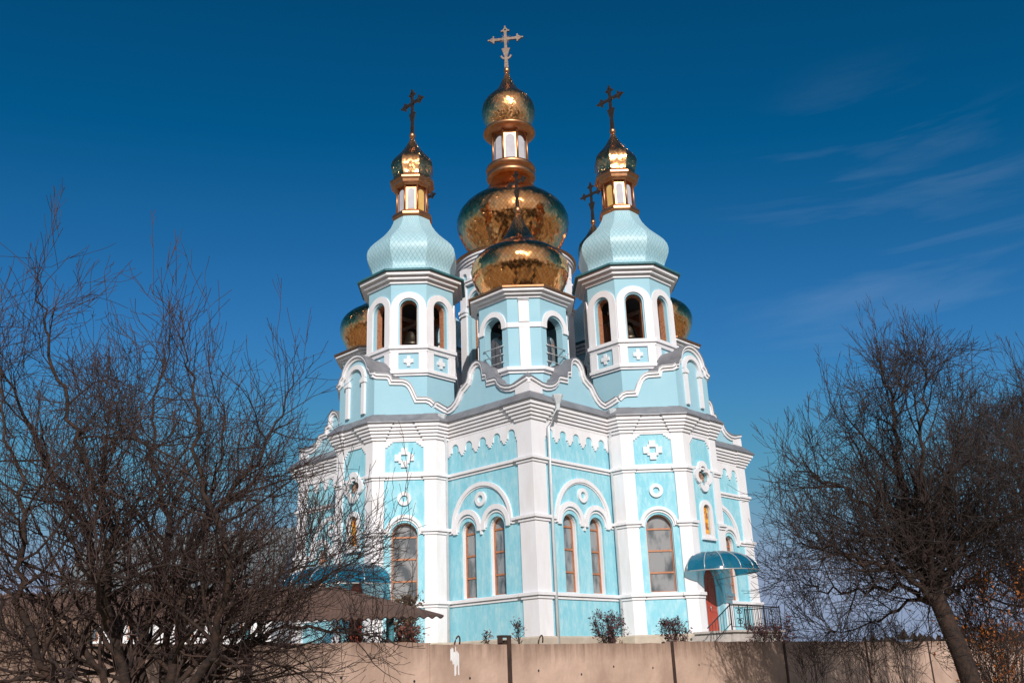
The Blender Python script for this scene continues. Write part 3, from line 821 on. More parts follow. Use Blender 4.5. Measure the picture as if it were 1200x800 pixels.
    MB().lathe([(.0, 27.76), (.07, 27.77), (.14, 27.84), (.165, 27.93), (.14, 28.03), (.06, 28.10), (.0, 28.12)], 16).build('ball', M_['goldplain'], root).location.z = -BZ
    # floors, beams and bells inside
    MB().prism(octo(1.5), 15.5 - BZ, 15.6 - BZ).build('floor', M_['timber'], root)
    mb = MB(); mb.box(-.07, .07, -1.5, 1.5, 17.35 - BZ, 17.5 - BZ); mb.box(-1.5, 1.5, -.07, .07, 17.6 - BZ, 17.75 - BZ)
    mb.box(.7, .82, -.06, .06, 15.6 - BZ, 17.6 - BZ); mb.box(-.06, .06, -.82, -.7, 15.6 - BZ, 17.35 - BZ)
    mb.build('beam', M_['timber'], root); bell(root, 0, 0, 17.3 - BZ, 1.1)
    MB().prism(octo(1.5), 18.2 - BZ, 18.3 - BZ).build('ceiling', M_['dark'], root)
    return root


bt = belfry(); quad.append(bt)

# --- gold domed turrets over the corners -------------------------------------------
RR = 5.10


def turret():
    ap, c_ = 1.90, 1.02; pts = octo(ap, c_); root = None; body = MB()
    for i in range(8):
        O, d, n, L_ = octface(pts, i); c = L_ / 2; wide = i % 2 == 0
        body.plate(O, d, n, zz(rect(0, L_, BZ, 17.4)), -.34, 0, [zz(arch(c, .53, 13.96, 15.86))] if wide else [])
    root = body.build('corner_turret', M_['blue_up'], church, loc=(RR, -RR, BZ - GZ))
    for i in range(8):
        O, d, n, L_ = octface(pts, i); c = L_ / 2
        if i % 2 == 0:
            mb = MB(); mb.plate(O, d, n, zz(band(c, 15.90, .80, .56, 0, PI, 18, leg=.14)), -.01, .08)
            if L_ / 2 - .80 > .05:
                mb.plate(O, d, n, zz(rect(0, c - .80, 15.76, 15.98)), -.01, .06); mb.plate(O, d, n, zz(rect(c + .80, L_, 15.76, 15.98)), -.01, .06)
            mb.build('window_surround', M_['white'], root)
            mb = MB()
            for z in (14.25, 14.62, 14.99):
                mb.tube([O + d * (c - .62) + n * .05 + Vector((0, 0, z - BZ)), O + d * (c + .62) + n * .05 + Vector((0, 0, z - BZ))], .024, 6)
            for z in (14.25, 14.62): mb.tube([O + d * (c + .45) + n * .05 + Vector((0, 0, z - BZ)), O + d * (c + .62) + n * .25 + Vector((0, 0, z + .16 - BZ))], .02, 5)
            mb.build('guard_rail', M_['steel'], root)
        else:
            mb = MB(); mb.plate(O, d, n, zz(rect(0, L_, 15.76, 15.98)), -.01, .06); mb.plate(O, d, n, zz(rect(c - .23, c + .23, 13.95, 15.74)), -.01, .09); mb.plate(O, d, n, zz(rect(c - .23, c + .23, 16.0, 16.98)), -.01, .09)
            mb.build('pilaster', M_['white'], root)
            mb = MB(); mb.plate(O, d, n, zz(rect(c - .25, c + .25, 17.0, 17.04)), -.01, .11); mb.plate(O, d, n, zz(rect(c - .25, c + .25, 17.08, 17.12)), -.01, .11)
            mb.build('pilaster_cap', M_['grey'], root)
    MB().sweep(pts, [(-.05, 13.66 - BZ), (.08, 13.66 - BZ), (.08, 13.76 - BZ), (.19, 13.78 - BZ), (.19, 13.93 - BZ), (-.05, 13.96 - BZ)], True).build('sill_band', M_['white'], root)
    MB().sweep(pts, corn(17.12 - BZ, 17.48 - BZ, .08, .38, 3), True).build('cornice', M_['white'], root)
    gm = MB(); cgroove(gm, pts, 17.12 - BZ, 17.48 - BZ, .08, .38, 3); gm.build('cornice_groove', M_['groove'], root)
    MB().sweep(pts, [(-.4, 17.49 - BZ), (.46, 17.49 - BZ), (.47, 17.56 - BZ), (.44, 17.58 - BZ), (-.1, 17.68 - BZ), (-.4, 17.72 - BZ)], True).build('eave', M_['goldplain'], root)
    P = [(1.72, 17.6), (1.77, 17.8), (1.90, 18.12), (2.09, 18.5), (2.24, 18.88), (2.29, 19.2), (2.24, 19.52), (2.08, 19.80), (1.82, 20.04), (1.50, 20.25), (1.20, 20.45), (.95, 20.68), (.76, 20.93), (.59, 21.2), (.44, 21.47), (.31, 21.75), (.19, 22.02), (.11, 22.2), (.07, 22.3)]
    MB().lathe([(a, b - BZ) for a, b in P], 56).build('dome', M_['gold'], root)
    MB().lathe([(.0, 22.25), (.08, 22.27), (.15, 22.35), (.175, 22.46), (.15, 22.57), (.06, 22.65), (.0, 22.67)], 16).build('ball', M_['goldplain'], root).location.z = -BZ
    mb = MB(); mb.box(-.07, .07, -1.5, 1.5, 16.1 - BZ, 16.25 - BZ); mb.box(-1.5, 1.5, -.07, .07, 16.26 - BZ, 16.4 - BZ); mb.build('beam', M_['timber'], root)
    bell(root, .75, 0, 15.9 - BZ, .9); bell(root, 0, -.75, 15.9 - BZ, .9)
    MB().prism(octo(1.5, .7), 13.6 - BZ, 13.7 - BZ).build('floor', M_['timber'], root); MB().prism(octo(1.5, .7), 16.6 - BZ, 16.7 - BZ).build('ceiling', M_['dark'], root)
    return root


ct = turret(); quad.append(ct)

# --- turn everything to the other three sides ----------------------------------------
base = list(quad); towers = [(bt, 0)]; turrets = [(ct, 0)]
for k in (1, 2, 3):
    for o in base:
        c = copy_tree(o, church); x, y = rot((o.location.x, o.location.y), k)
        c.location = (x, y, o.location.z); c.rotation_euler.z = o.rotation_euler.z + k * PI / 2
        if o is bt: towers.append((c, k))
        if o is ct: turrets.append((c, k))
cm = cross_mesh(2.62, .82).build('cross', M_['darkcross']); 
for j, (t_, k) in enumerate(towers):
    c = cm if j == 0 else cm.copy()
    if j: C.collection.objects.link(c)
    c.parent = t_; c.location = (0, 0, 28.06 - BZ); c.rotation_euler.z = -k * PI / 2
cm2 = cross_mesh(1.95, .62).build('cross', M_['darkcross'])
for j, (t_, k) in enumerate(turrets):
    c = cm2 if j == 0 else cm2.copy()
    if j: C.collection.objects.link(c)
    c.parent = t_; c.location = (0, 0, 22.61 - BZ); c.rotation_euler.z = -k * PI / 2

# --- central tower ---------------------------------------------------------------------
ap = 2.86; pts = octo(ap); body = MB()
for i in range(8):
    O, d, n, L_ = octface(pts, i); c = L_ / 2
    body.plate(O, d, n, zz(rect(0, L_, BZ, 22.5)), -.4, 0, [zz(arch(c, .55, 16.4, 19.95))])
ctow = body.build('central_tower', M_['blue_up'], church, loc=(0, 0, BZ - GZ))
for i in range(8):
    O, d, n, L_ = octface(pts, i); c = L_ / 2
    mb = MB(); mb.plate(O, d, n, zz(arch(c, .55, 16.4, 19.95)), -.36, -.28, [zz(arch(c, .45, 16.5, 19.95))])
    for z in (17.4, 18.6, 19.8): mb.plate(O, d, n, zz(rect(c - .5, c + .5, z - .05, z + .05)), -.34, -.29)
    wf = mb.build('window', M_['wood'], ctow)
    mb = MB(); mb.plate(O, d, n, zz(band(c, 19.95, .80, .62, 0, PI, 18, leg=.1)), -.01, .09)
    mb.build('window_surround', M_['white'], ctow)
    MB().plate(O, d, n, zz(arch(c, .53, 16.42, 19.95)), -.345, -.33).build('pane', M_['glass'], ctow)
    mb = MB()
    for a, b_ in ((0, .36), (L_ - .36, L_)):
        mb.plate(O, d, n, zz(rect(a, b_, 14.2, 21.3)), -.01, .12)
        mb.plate(O, d, n, zz(rect(max(a - .03, 0), min(b_ + .03, L_), 19.3, 19.42)), -.01, .2); mb.plate(O, d, n, zz(rect(max(a - .03, 0), min(b_ + .03, L_), 19.5, 19.64)), -.01, .24)
        mb.plate(O, d, n, zz(rect(max(a - .03, 0), min(b_ + .03, L_), 15.5, 15.62)), -.01, .2)
    mb.build('pilaster', M_['white'], ctow)
    mb = MB(); mb.plate(O, d, n, zz(rect(.36, L_ - .36, 21.0, 21.12)), -.01, .16); mb.plate(O, d, n, zz(rect(.36, L_ - .36, 21.16, 21.26)), -.01, .22); mb.build('panel_head', M_['white'], ctow)
    # hanging scallops under the cornice
    p = [(0, 22.0), (0, 21.35)]; w_ = L_ / 4
    for s4 in range(4):
        x = s4 * w_; p += [(x + .12, 21.35)] + [(x + w_ / 2 - (w_ / 2 - .12) * math.cos(t), 21.5 + .22 * math.sin(t)) for t in [PI * j / 8 for j in range(9)]] + [(x + w_ - .12, 21.35)]
    p += [(L_, 21.35), (L_, 22.0)]
    MB().plate(O, d, n, zz(p), -.01, .13).build('frieze', M_['white'], ctow)
P = [(2.95, 21.92), (3.06, 21.92), (3.06, 22.02), (3.03, 22.03), (3.03, 22.06), (3.14, 22.07), (3.14, 22.17), (3.11, 22.18), (3.11, 22.21), (3.22, 22.22), (3.22, 22.33), (3.19, 22.34), (3.19, 22.37), (3.30, 22.38), (3.30, 22.50), (2.5, 22.52)]
MB().lathe([(a, b - BZ) for a, b in P], 64, False).build('cornice', M_['white'], ctow)
MB().lathe([(a, b - BZ) for a, b in [(2.4, 22.52), (3.36, 22.52), (3.42, 22.56), (3.40, 22.62), (2.9, 22.78), (2.45, 22.95), (2.3, 23.1)]], 64).build('eave', M_['goldplain'], ctow)
P = [(2.30, 23.0), (2.38, 23.25), (2.55, 23.7), (2.80, 24.2), (3.03, 24.7), (3.14, 25.15), (3.13, 25.5), (3.0, 25.88), (2.76, 26.22), (2.44, 26.52), (2.08, 26.78), (1.76, 27.03), (1.50, 27.32), (1.30, 27.62), (1.15, 27.92), (1.05, 28.2)]
MB().lathe([(a, b - BZ) for a, b in P], 72).build('dome', M_['gold'], ctow)
MB().lathe([(a, b - BZ) for a, b in [(1.0, 28.05), (1.36, 28.10), (1.40, 28.20), (1.38, 28.36), (1.22, 28.40), (1.18, 28.46), (1.20, 28.54), (1.40, 28.58), (1.42, 28.74), (1.38, 28.84), (1.0, 28.92)]], 56).build('ledge', M_['goldplain'], ctow)
lan = MB(); lan.prism(octo(.86), 28.85 - BZ, 31.3 - BZ)
for p_ in octo(.98):
    lan.tube([(p_[0], p_[1], 28.85 - BZ), (p_[0], p_[1], 31.0 - BZ)], .055, 8)
la = lan.build('lantern', M_['goldplain'], ctow)
for i in range(8):
    O, d, n, L_ = octface(octo(.86), i); c = L_ / 2
    MB().plate(O, d, n, zz(arch(c, .28, 28.95, 30.35, 10)), -.01, .03).build('lantern_panel', M_['lantern_white'], la)
MB().lathe([(a, b - BZ) for a, b in [(.8, 30.90), (1.08, 30.92), (1.46, 31.04), (1.52, 31.12), (1.50, 31.22), (1.34, 31.32), (1.0, 31.5)]], 56).build('lantern_brim', M_['goldplain'], ctow)
P = [(1.12, 31.3), (1.2, 31.48), (1.38, 31.85), (1.52, 32.25), (1.57, 32.65), (1.50, 33.02), (1.31, 33.36), (1.05, 33.64), (.80, 33.9), (.60, 34.16), (.44, 34.46), (.30, 34.8), (.18, 35.1), (.10, 35.32), (.09, 35.4)]
MB().lathe([(a, b - BZ) for a, b in P], 56).build('cupola', M_['goldsmall'], ctow)
MB().lathe([(.0, 35.3), (.08, 35.32), (.16, 35.42), (.185, 35.54), (.15, 35.66), (.06, 35.74), (.0, 35.76)], 16).build('ball', M_['goldplain'], ctow).location.z = -BZ
cross_mesh(2.95, 1.03, True, True).build('cross', M_['cross'], ctow, loc=(0, 0, 35.7 - BZ), rz=PI / 4 - math.radians(9))

# --- third downpipe by the near corner
mb = MB(); X = q + .16; Y = -q + .84
mb.tube([(X + .42, Y + .20, 12.0), (X + .42, Y + .20, 11.72), (X + .30, Y + .1, 11.3), (X, Y, 10.85), (X, Y, 2.5)], .062, 8)
pp = mb.build('downpipe', M_['pipe'], church, dz=GZ)
MB().lathe([(0, 11.5), (.07, 11.5), (.10, 11.75), (.23, 12.08), (.24, 12.12), (0, 12.12)], 8, False, X + .42, Y + .20).build('hopper', M_['pipe'], pp, dz=GZ)


# --- door canopies over the two front doors --------------------------------------------
def canopy(rx, ry, z0, hz_):
    """half umbrella on the wing's end wall (at x = A)"""
    mb = MB(); n1, n2 = 26, 10; vs = []
    for i in range(n1 + 1):
        a = -PI / 2 + PI * i / n1
        for j in range(n2 + 1):
            b_ = PI / 2 * j / n2; r = math.cos(b_) if j < n2 else 0
            rr = r ** .75 if r > 0 else 0
            vs.append((A + .02 + rx * math.cos(a) * rr, ry * math.sin(a) * rr, z0 + hz_ * math.sin(b_)))
    mb.add(vs, [(i * (n2 + 1) + j, (i + 1) * (n2 + 1) + j, (i + 1) * (n2 + 1) + j + 1, i * (n2 + 1) + j + 1) for i in range(n1) for j in range(n2)], True)
    root = mb.build('door_canopy', M_['poly'], church, dz=GZ)
    for k in range(9):
        a = -PI / 2 + PI * k / 8; pt = []
        for j in range(9):
            b_ = PI / 2 * j / 8; r = max(math.cos(b_), 0) ** .75
            pt.append((A + .02 + (rx + .01) * math.cos(a) * r, (ry + .01) * math.sin(a) * r, z0 + (hz_ + .01) * math.sin(b_)))
        MB().tube(pt, .022, 5).build('rib', M_['steel'], root, dz=GZ)
    rim = [(A + .02 + rx * math.cos(-PI / 2 + PI * i / 24), ry * math.sin(-PI / 2 + PI * i / 24), z0) for i in range(25)]
    MB().tube(rim, .022, 5).build('rim', M_['steel'], root, dz=GZ)
    # struts to the wall under the sheet
    mb = MB()
    for y in (-ry * .6, ry * .6): mb.tube([(A, y * .3, z0 - .25), (A + rx * .7, y, z0)], .018, 5)
    mb.build('strut', M_['steel'], root, dz=GZ)
    return root


canopy(1.95, 1.85, 5.22, .85)
cl_ = canopy(3.0, 2.5, 5.1, .95); cl_.rotation_euler.z = -PI / 2

# ------------------------------------------------------------------ PORCH (its own steps and railing)
ENDC = church.location.copy(); MW = Matrix.Translation((0, 0, 0)) @ Matrix.Rotation(-PI / 4, 4, 'Z')
for k, lab in ((0, 'pale concrete porch with steps below the right-hand door canopy'), (3, 'concrete porch below the canopy half hidden by the bare tree and the shed')):
    ang = -PI / 4 - (PI / 2 if k == 3 else 0)
    e = empty('porch', MW @ Matrix.Rotation(-(PI / 2 if k == 3 else 0), 4, 'Z') @ Vector((A + .12, 0, GZ)), ang)
    tag(e, lab, 'porch')
    MB().box(0, 1.75, -1.9, 1.9, -.4, .78).build('landing', M_['porch'], e)
    mb = MB(); mb.box(-.0, 1.85, -2.0, 2.0, .782, .86); mb.build('slab', M_['porch'], e)
    mb = MB()
    for s5 in range(5): mb.box(.15, 1.7, -2.02 - .3 * (s5 + 1), -2.02 - .3 * s5, -.4, .70 - .16 * s5)
    mb.build('steps', M_['porch'], e)
    if k == 0:
        r = empty('iron_railing', MW @ Vector((A + .12, 0, GZ + .86)), ang)
        tag(r, 'black wrought iron railing with scrollwork round the porch', 'railing')
        mb = MB(); xr = 1.72
        mb.tube([(xr, -1.9, .92), (xr, 1.9, .92)], .022, 6); mb.tube([(xr, -1.9, .12), (xr, 1.9, .12)], .016, 6)
        mb.tube([(xr, 1.9, .92), (.1, 1.9, .92)], .022, 6); mb.tube([(xr, 1.9, .12), (.1, 1.9, .12)], .016, 6)
        mb.build('handrail', M_['iron'], r)
        mb = MB(); mb.tube([(xr, -1.9, .92), (xr, -3.6, .05)], .022, 6); mb.tube([(xr, -1.9, .25), (xr, -3.6, -.62)], .016, 6)
        mb.build('stair_rail', M_['iron'], r)
        for (x_, y_) in ((xr, -1.9), (xr, -.6), (xr, .65), (xr, 1.9), (.1, 1.9)):
            MB().tube([(x_, y_, 0), (x_, y_, .98)], .028, 6).build('rail_post', M_['iron'], r)
        mb = MB(); y_ = -1.76
        while y_ < 1.8:
            if abs(abs(y_) - 1.25) > .25: mb.tube([(xr, y_, .12), (xr, y_, .92)], .011, 4)
            y_ += .13
        for y_ in np.arange(-2.05, -3.6, -.2): mb.tube([(xr, y_, .92 - (-1.9 - y_) * .512), (xr, y_, .25 - (-1.9 - y_) * .512)], .011, 4)
        for x_ in np.arange(.2, 1.7, .13): mb.tube([(x_, 1.9, .12), (x_, 1.9, .92)], .011, 4)
        mb.build('baluster', M_['iron'], r)
        mb = MB()
        for yc in (-1.25, 1.25):
            for sgn in (-1, 1):
                for zc in (.32, .70):
                    pt = [(xr, yc + sgn * (.02 + (.03 + .10 * t_ / 14) * (1 - math.cos(t_ * .62)) * 1.0), zc + (.03 + .10 * t_ / 14) * math.sin(t_ * .62)) for t_ in range(15)]
                    mb.tube(pt, .016, 4)
            mb.tube([(xr, yc, .12), (xr, yc, .92)], .02, 5)
        mb.build('scrollwork', M_['iron'], r)

# ------------------------------------------------------------------ THE FENCE
fe = tag(empty('concrete_fence', wallpt(0)), 'stained tan precast concrete fence with dark steel posts in front of the church', 'fence')
W0 = wallpt(0); dW = Vector((.6766, .7364, 0)); nW = Vector((.7364, -.6766, 0))
rng = random.Random(4)
for i in range(-4, 12):
    top = 1.985 + rng.uniform(-.015, .015)
    if i == -2: top = 2.0
    spans = [(i * 4 + .021, i * 4 + 3.979, top)]
    if i == -1: spans = [(i * 4 + .03, i * 4 + 2.35, 2.23), (i * 4 + 2.37, i * 4 + 3.97, 1.985)]
    if i < -1: spans = [(i * 4 + .03, i * 4 + 3.97, 2.23)]
    if i == 0: spans = [(.03, 2.55, 1.99), (2.565, 3.97, 1.97)]
    for a, b_, t_ in spans:
        # slightly uneven top edge
        n_ = 14; topl = [(b_ - (b_ - a) * j / n_, t_ + rng.uniform(-.008, .006)) for j in range(n_ + 1)]
        p = MB().plate((0, 0, 0), dW, nW, [(a, -.3), (b_, -.3)] + topl, -.14, 0).build('panel', M_['concrete'], fe)
    # steel post
    P = dW * (i * 4); mb = MB()
    tz = 2.0 if i != 1 else 2.05
    mb.plate(P, dW, nW, rect(-.036, .036, -.3, tz), .004, .02); mb.plate(P, dW, nW, rect(-.02, .02, -.3, tz - .03), -.145, .004); mb.plate(P, dW, nW, rect(-.036, .036, -.3, tz), -.165, -.145)
    if i == 1: mb.plate(P, dW, nW, rect(-.16, .036, tz, tz + .03), -.06, .025); mb.plate(P, dW, nW, rect(-.16, -.13, tz - .07, tz), -.05, .02)
    mb.build('post', M_['rust'], fe)
for t_, z_ in ((3.1, 1.97), (4.75, 1.985)):
    P = dW * t_ - nW * .07
    A_ = [PI * j / 8 for j in range(9)]
    MB().tube([P + dW * (-.045)] + [P + dW * (-.045 * math.cos(a)) + Vector((.02 * math.sin(a), 0, z_ + .10 * math.sin(a))) for a in A_], .011, 5).build('lifting_loop', M_['rust'], fe)
mb = MB(); x_ = 2.91
while x_ < 3.05:                              # brushed white strokes with drips
    w_ = rng.uniform(.006, .018); y1 = 1.90 + rng.uniform(-.05, .03); y0 = 1.74 + rng.uniform(-.04, .05) - (.14 if rng.random() < .25 else 0)
    mb.plate((0, 0, 0), dW, nW, [(x_, y0), (x_ + w_, y0 + rng.uniform(-.01, .02)), (x_ + w_, y1 + rng.uniform(-.02, .02)), (x_, y1)], -.01, .003 + .0004 * rng.random()); x_ += w_ + rng.uniform(0, .006)
mb.build('paint_splash', M_['splash'], fe)
mb = MB()
for t_, z_ in ((2.3, 1.55), (3.25, 1.56), (4.6, 1.62), (5.55, 1.55), (6.35, 1.64), (7.4, 1.6), (8.8, 1.62), (1.2, 1.62)): mb.plate((0, 0, 0), dW, nW, circ(t_, z_, .017, 8), -.01, .003)
mb.build('bolt_hole', M_['dark'], fe)

# ------------------------------------------------------------------ SHED behind the fence, left
M_['asb'] = mat('brown_corrugated_sheet', (.10, .055, .038), (.18, .10, .07), 2.5, .9, bump=.2, c3=(.10, .06, .045), s3=1.2)  # brown sheet, its colour darkened to carry the tree's shade
M_['shedwall'] = mat('shed_wall', (.5, .52, .54), (.62, .62, .62), 2, .9)
sh = tag(empty('shed', (-7.2, -28.2, 1.2)), 'low shed with a brown corrugated roof between the fence and the church', 'shed')
a0, a1 = Vector((-11.5, -31.2, 0)), Vector((-2.55, -30.0, 0)); ax = (a1 - a0).normalized(); bx = Vector((-ax.y, ax.x, 0)); Ls = (a1 - a0).length
mb = MB(); vs = []; nU = 480
for i in range(nU + 1):
    s5 = Ls * i / nU; wv = .02 * math.sin(s5 * 2 * PI / .15)
    inset = max(0, (s5 - (Ls - 2.0)))           # hipped right end
    for (dd, z_) in ((0, 2.60), (2.6 , 3.40 - inset * .33)):
        p = a0 + ax * s5 + bx * (dd if dd == 0 else dd - inset * .6); vs.append((p.x + 7.2, p.y + 28.2, z_ + wv * (1 if dd == 0 else max(0, 1 - inset * 3)) - 1.2))
mb.add([v for v in vs], [(2 * i, 2 * i + 2, 2 * i + 3, 2 * i + 1) for i in range(nU)], False)
mb.add([(x, y, z - .02) for x, y, z in vs], [(2 * i, 2 * i + 1, 2 * i + 3, 2 * i + 2) for i in range(nU)], False)
mb.build('roof', M_['asb'], sh)
for s5 in (0.3, 3.0, 5.6, 8.1):
    p = a0 + ax * s5 + bx * .25 - Vector((-7.2, -28.2, 1.2)); MB().tube([(p.x, p.y, -.2), (p.x, p.y, 1.42)], .05, 6).build('post', M_['teal_eave'], sh)
    p = p + bx * 2.1; MB().tube([(p.x, p.y, -.2), (p.x, p.y, 1.9)], .05, 6).build('post', M_['teal_eave'], sh)
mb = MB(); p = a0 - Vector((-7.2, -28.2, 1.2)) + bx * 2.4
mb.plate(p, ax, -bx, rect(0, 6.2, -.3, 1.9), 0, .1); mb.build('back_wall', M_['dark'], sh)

# ------------------------------------------------------------------ HOUSE far left
M_['slate'] = mat('grey_slate_roof', (.10, .12, .13), (.16, .18, .19), 2, .8)
hz0 = Vector((-25.5, 26, 1.2))
ho = tag(empty('house', hz0, math.radians(-8)), 'white house with a grey pitched roof glimpsed through the left bare tree', 'house')
mb = MB(); mb.box(-7, 9, -4, 4, -1, 7.2)
mb.add([(-7, -4, 7.2), (-7, 4, 7.2), (-7, 0, 11.2), (9, -4, 7.2), (9, 4, 7.2), (9, 0, 11.2)], [(0, 1, 2), (3, 5, 4), (0, 2, 5, 3), (1, 4, 5, 2)])
mb.build('wall', M_['white'], ho)
mb = MB()
for s5 in (-1, 1): mb.add([(-7.4, s5 * 4.6, 6.75), (9.4, s5 * 4.6, 6.75), (9.4, 0, 11.45), (-7.4, 0, 11.45), (-7.4, s5 * 4.6, 6.6), (9.4, s5 * 4.6, 6.6), (9.4, 0, 11.3), (-7.4, 0, 11.3)], [(0, 1, 2, 3), (7, 6, 5, 4), (0, 4, 5, 1), (0, 3, 7, 4), (1, 5, 6, 2)])
mb.build('roof', M_['slate'], ho)
for x_ in (-5, -1.5, 2, 5.5):
    f_ = MB().box(x_, x_ + 1.3, -4.06, -3.98, 3.6, 5.4).build('window', M_['wood'], ho); MB().box(x_ + .08, x_ + 1.22, -4.075, -4.05, 3.68, 5.32).build('pane', M_['glass'], f_)


# ------------------------------------------------------------------ TREES
class Tree:
    def __init__(s, seed): s.r = np.random.default_rng(seed); s.V = []; s.F = []; s.n = 0; s.TV = []; s.TF = []; s.tn = 0; s.lim = 1

    def tube(s, P, R, k, twig):
        n = len(P); T = np.gradient(P, axis=0); T /= np.linalg.norm(T, axis=1)[:, None] + 1e-9
        ref = np.array([.3, .2, 1.]) if abs(T[0][2]) < .8 else np.array([1., .3, .1])
        a = np.cross(T, ref); a /= np.linalg.norm(a, axis=1)[:, None] + 1e-9; b = np.cross(T, a)
        an = np.arange(k) * 2 * PI / k
        V = P[:, None] + R[:, None, None] * (np.cos(an)[None, :, None] * a[:, None] + np.sin(an)[None, :, None] * b[:, None])
        idx = np.arange(n * k).reshape(n, k); nx = np.roll(idx, -1, axis=1)
        F = np.stack([idx[:-1], nx[:-1], nx[1:], idx[1:]], -1).reshape(-1, 4)
        if twig: s.TV.append(V.reshape(-1, 3)); s.TF.append(F + s.tn); s.tn += n * k
        else: s.V.append(V.reshape(-1, 3)); s.F.append(F + s.n); s.n += n * k

    def inside(s, p, cfg):
        e = cfg.get('env')
        if not e: return True
        return sum((abs(p[i] - e[0][i]) / e[1][i]) ** e[2] for i in range(3)) < s.lim

    def grow(s, p, d, L, r, lv, cfg):
        s.lim = s.r.uniform(.6, 1.1)
        if not s.inside(p, cfg): return
        rg = s.r; seg = cfg['seg'][lv]; n = max(3, int(L / seg)); st = L / n
        P = [p]; D = []
        d = d / np.linalg.norm(d); jit = cfg['jit'][lv]; trop = cfg['trop'][lv]
        for i in range(n):
            d = d + rg.normal(0, jit, 3) + np.array([0, 0, trop]); d /= np.linalg.norm(d); P.append(P[-1] + d * st); D.append(d)
            if lv < 3 and not s.inside(P[-1], cfg):
                if i > 1: break
        n = len(P) - 1
        P = np.array(P); R = r * (1 - np.linspace(0, 1, n + 1) * .78); R = np.maximum(R, cfg['rmin'])
        s.tube(P, R, 5 if lv == 1 else 4 if lv == 2 else 3, lv >= 2)
        if lv < cfg['max']: s.kids(P, D, L, R, lv, cfg)

    def kids(s, P, D, L, R, lv, cfg, t0=.12):
        rg = s.r; nk = int(rg.poisson(cfg['den'][lv] * L)) + cfg['base'][lv]
        for _ in range(nk):
            t = t0 + (1 - t0) * rg.random(); f = t * (len(P) - 1); i = min(int(f), len(P) - 2); q_ = P[i] + (P[i + 1] - P[i]) * (f - i)
            d = D[min(i, len(D) - 1)]; pr = rg.normal(0, 1, 3); pr -= pr.dot(d) * d; pr /= np.linalg.norm(pr) + 1e-9
            ang = math.radians(rg.uniform(*cfg['ang'][lv])); nd = d * math.cos(ang) + pr * math.sin(ang)
            nl = cfg['len'][lv] * rg.uniform(.45, 1.25) * (1.15 - .55 * t)
            rr = min(R[i] * .62, cfg['rad'][lv]) * rg.uniform(.7, 1.05)
            if lv == 1 and rg.random() < cfg.get('sprout', .12):      # straight upright water shoot
                s.grow(q_, np.array([rg.normal(0, .22), rg.normal(0, .22), 1.]), cfg['len'][1] * rg.uniform(.45, .95), rr * .8, 2, dict(cfg, jit=[.05] * 5, den=[0, 0, 4.5, 0, 0], env=None, ang=[(15, 35)] * 5, len=[.2, .2, cfg['len'][3] * .8, .1]))
                continue
            s.grow(q_, nd, nl, rr, lv + 1, cfg)

    def limb(s, pts, r0, r1, cfg, t0=.25):
        """main limb through given points, smoothed, then branched"""
        P = np.array([list(p) for p in pts], float); m = len(P); tt = np.linspace(0, m - 1, (m - 1) * 6 + 1); Q_ = []
        for t in tt:
            i = min(int(t), m - 2); u = t - i; p0 = P[max(i - 1, 0)]; p1 = P[i]; p2 = P[i + 1]; p3 = P[min(i + 2, m - 1)]
            Q_.append(.5 * (2 * p1 + (p2 - p0) * u + (2 * p0 - 5 * p1 + 4 * p2 - p3) * u * u + (3 * p1 - p0 - 3 * p2 + p3) * u ** 3))
        s.lim = .98; k_ = len(Q_) // 2
        while k_ < len(Q_) - 1 and s.inside(Q_[k_], cfg): k_ += 1
        Q_ = Q_[:k_ + 1]                                     # limbs end inside the crown
        Q_ = np.array(Q_); Q_[1:] += s.r.normal(0, cfg.get('lj', .018), (len(Q_) - 1, 3))
        R = np.linspace(0, 1, len(Q_)); R = r0 + (r1 * .35 - r0) * R ** .62
        s.tube(Q_, R, 8, False); D = np.diff(Q_, axis=0); L = np.linalg.norm(D, axis=1).sum(); D = D / (np.linalg.norm(D, axis=1)[:, None] + 1e-9)
        s.kids(Q_, D, L, R, 0, cfg, t0)
        s.kids(Q_, D, L, R, 0, dict(cfg, den=[1.2] + cfg['den'][1:], base=[5] + cfg['base'][1:], ang=[(5, 35)] + cfg['ang'][1:]), .86)

    def build(s, name, loc, label, cat, group=None, tm='twig'):
        root = tag(empty(name, loc), label, cat, group); loc = np.array(loc)
        for nm, V, F, m in (('trunk', s.V, s.F, M_['bark']), ('crown', s.TV, s.TF, M_[tm])):
            V = np.concatenate(V) - loc; F = np.concatenate(F); me = bpy.data.meshes.new(nm)
            me.vertices.add(len(V)); me.vertices.foreach_set('co', V.astype(np.float32).ravel())
            me.loops.add(F.size); me.loops.foreach_set('vertex_index', F.astype(np.int32).ravel())
            me.polygons.add(len(F)); me.polygons.foreach_set('loop_start', np.arange(0, F.size, 4, dtype=np.int32)); me.polygons.foreach_set('loop_total', np.full(len(F), 4, dtype=np.int32))
            me.update(calc_edges=True); me.polygons.foreach_set('use_smooth', np.ones(len(F), dtype=bool)); me.materials.append(m)
            o = bpy.data.objects.new(nm, me); C.collection.objects.link(o); o.parent = root
        return root


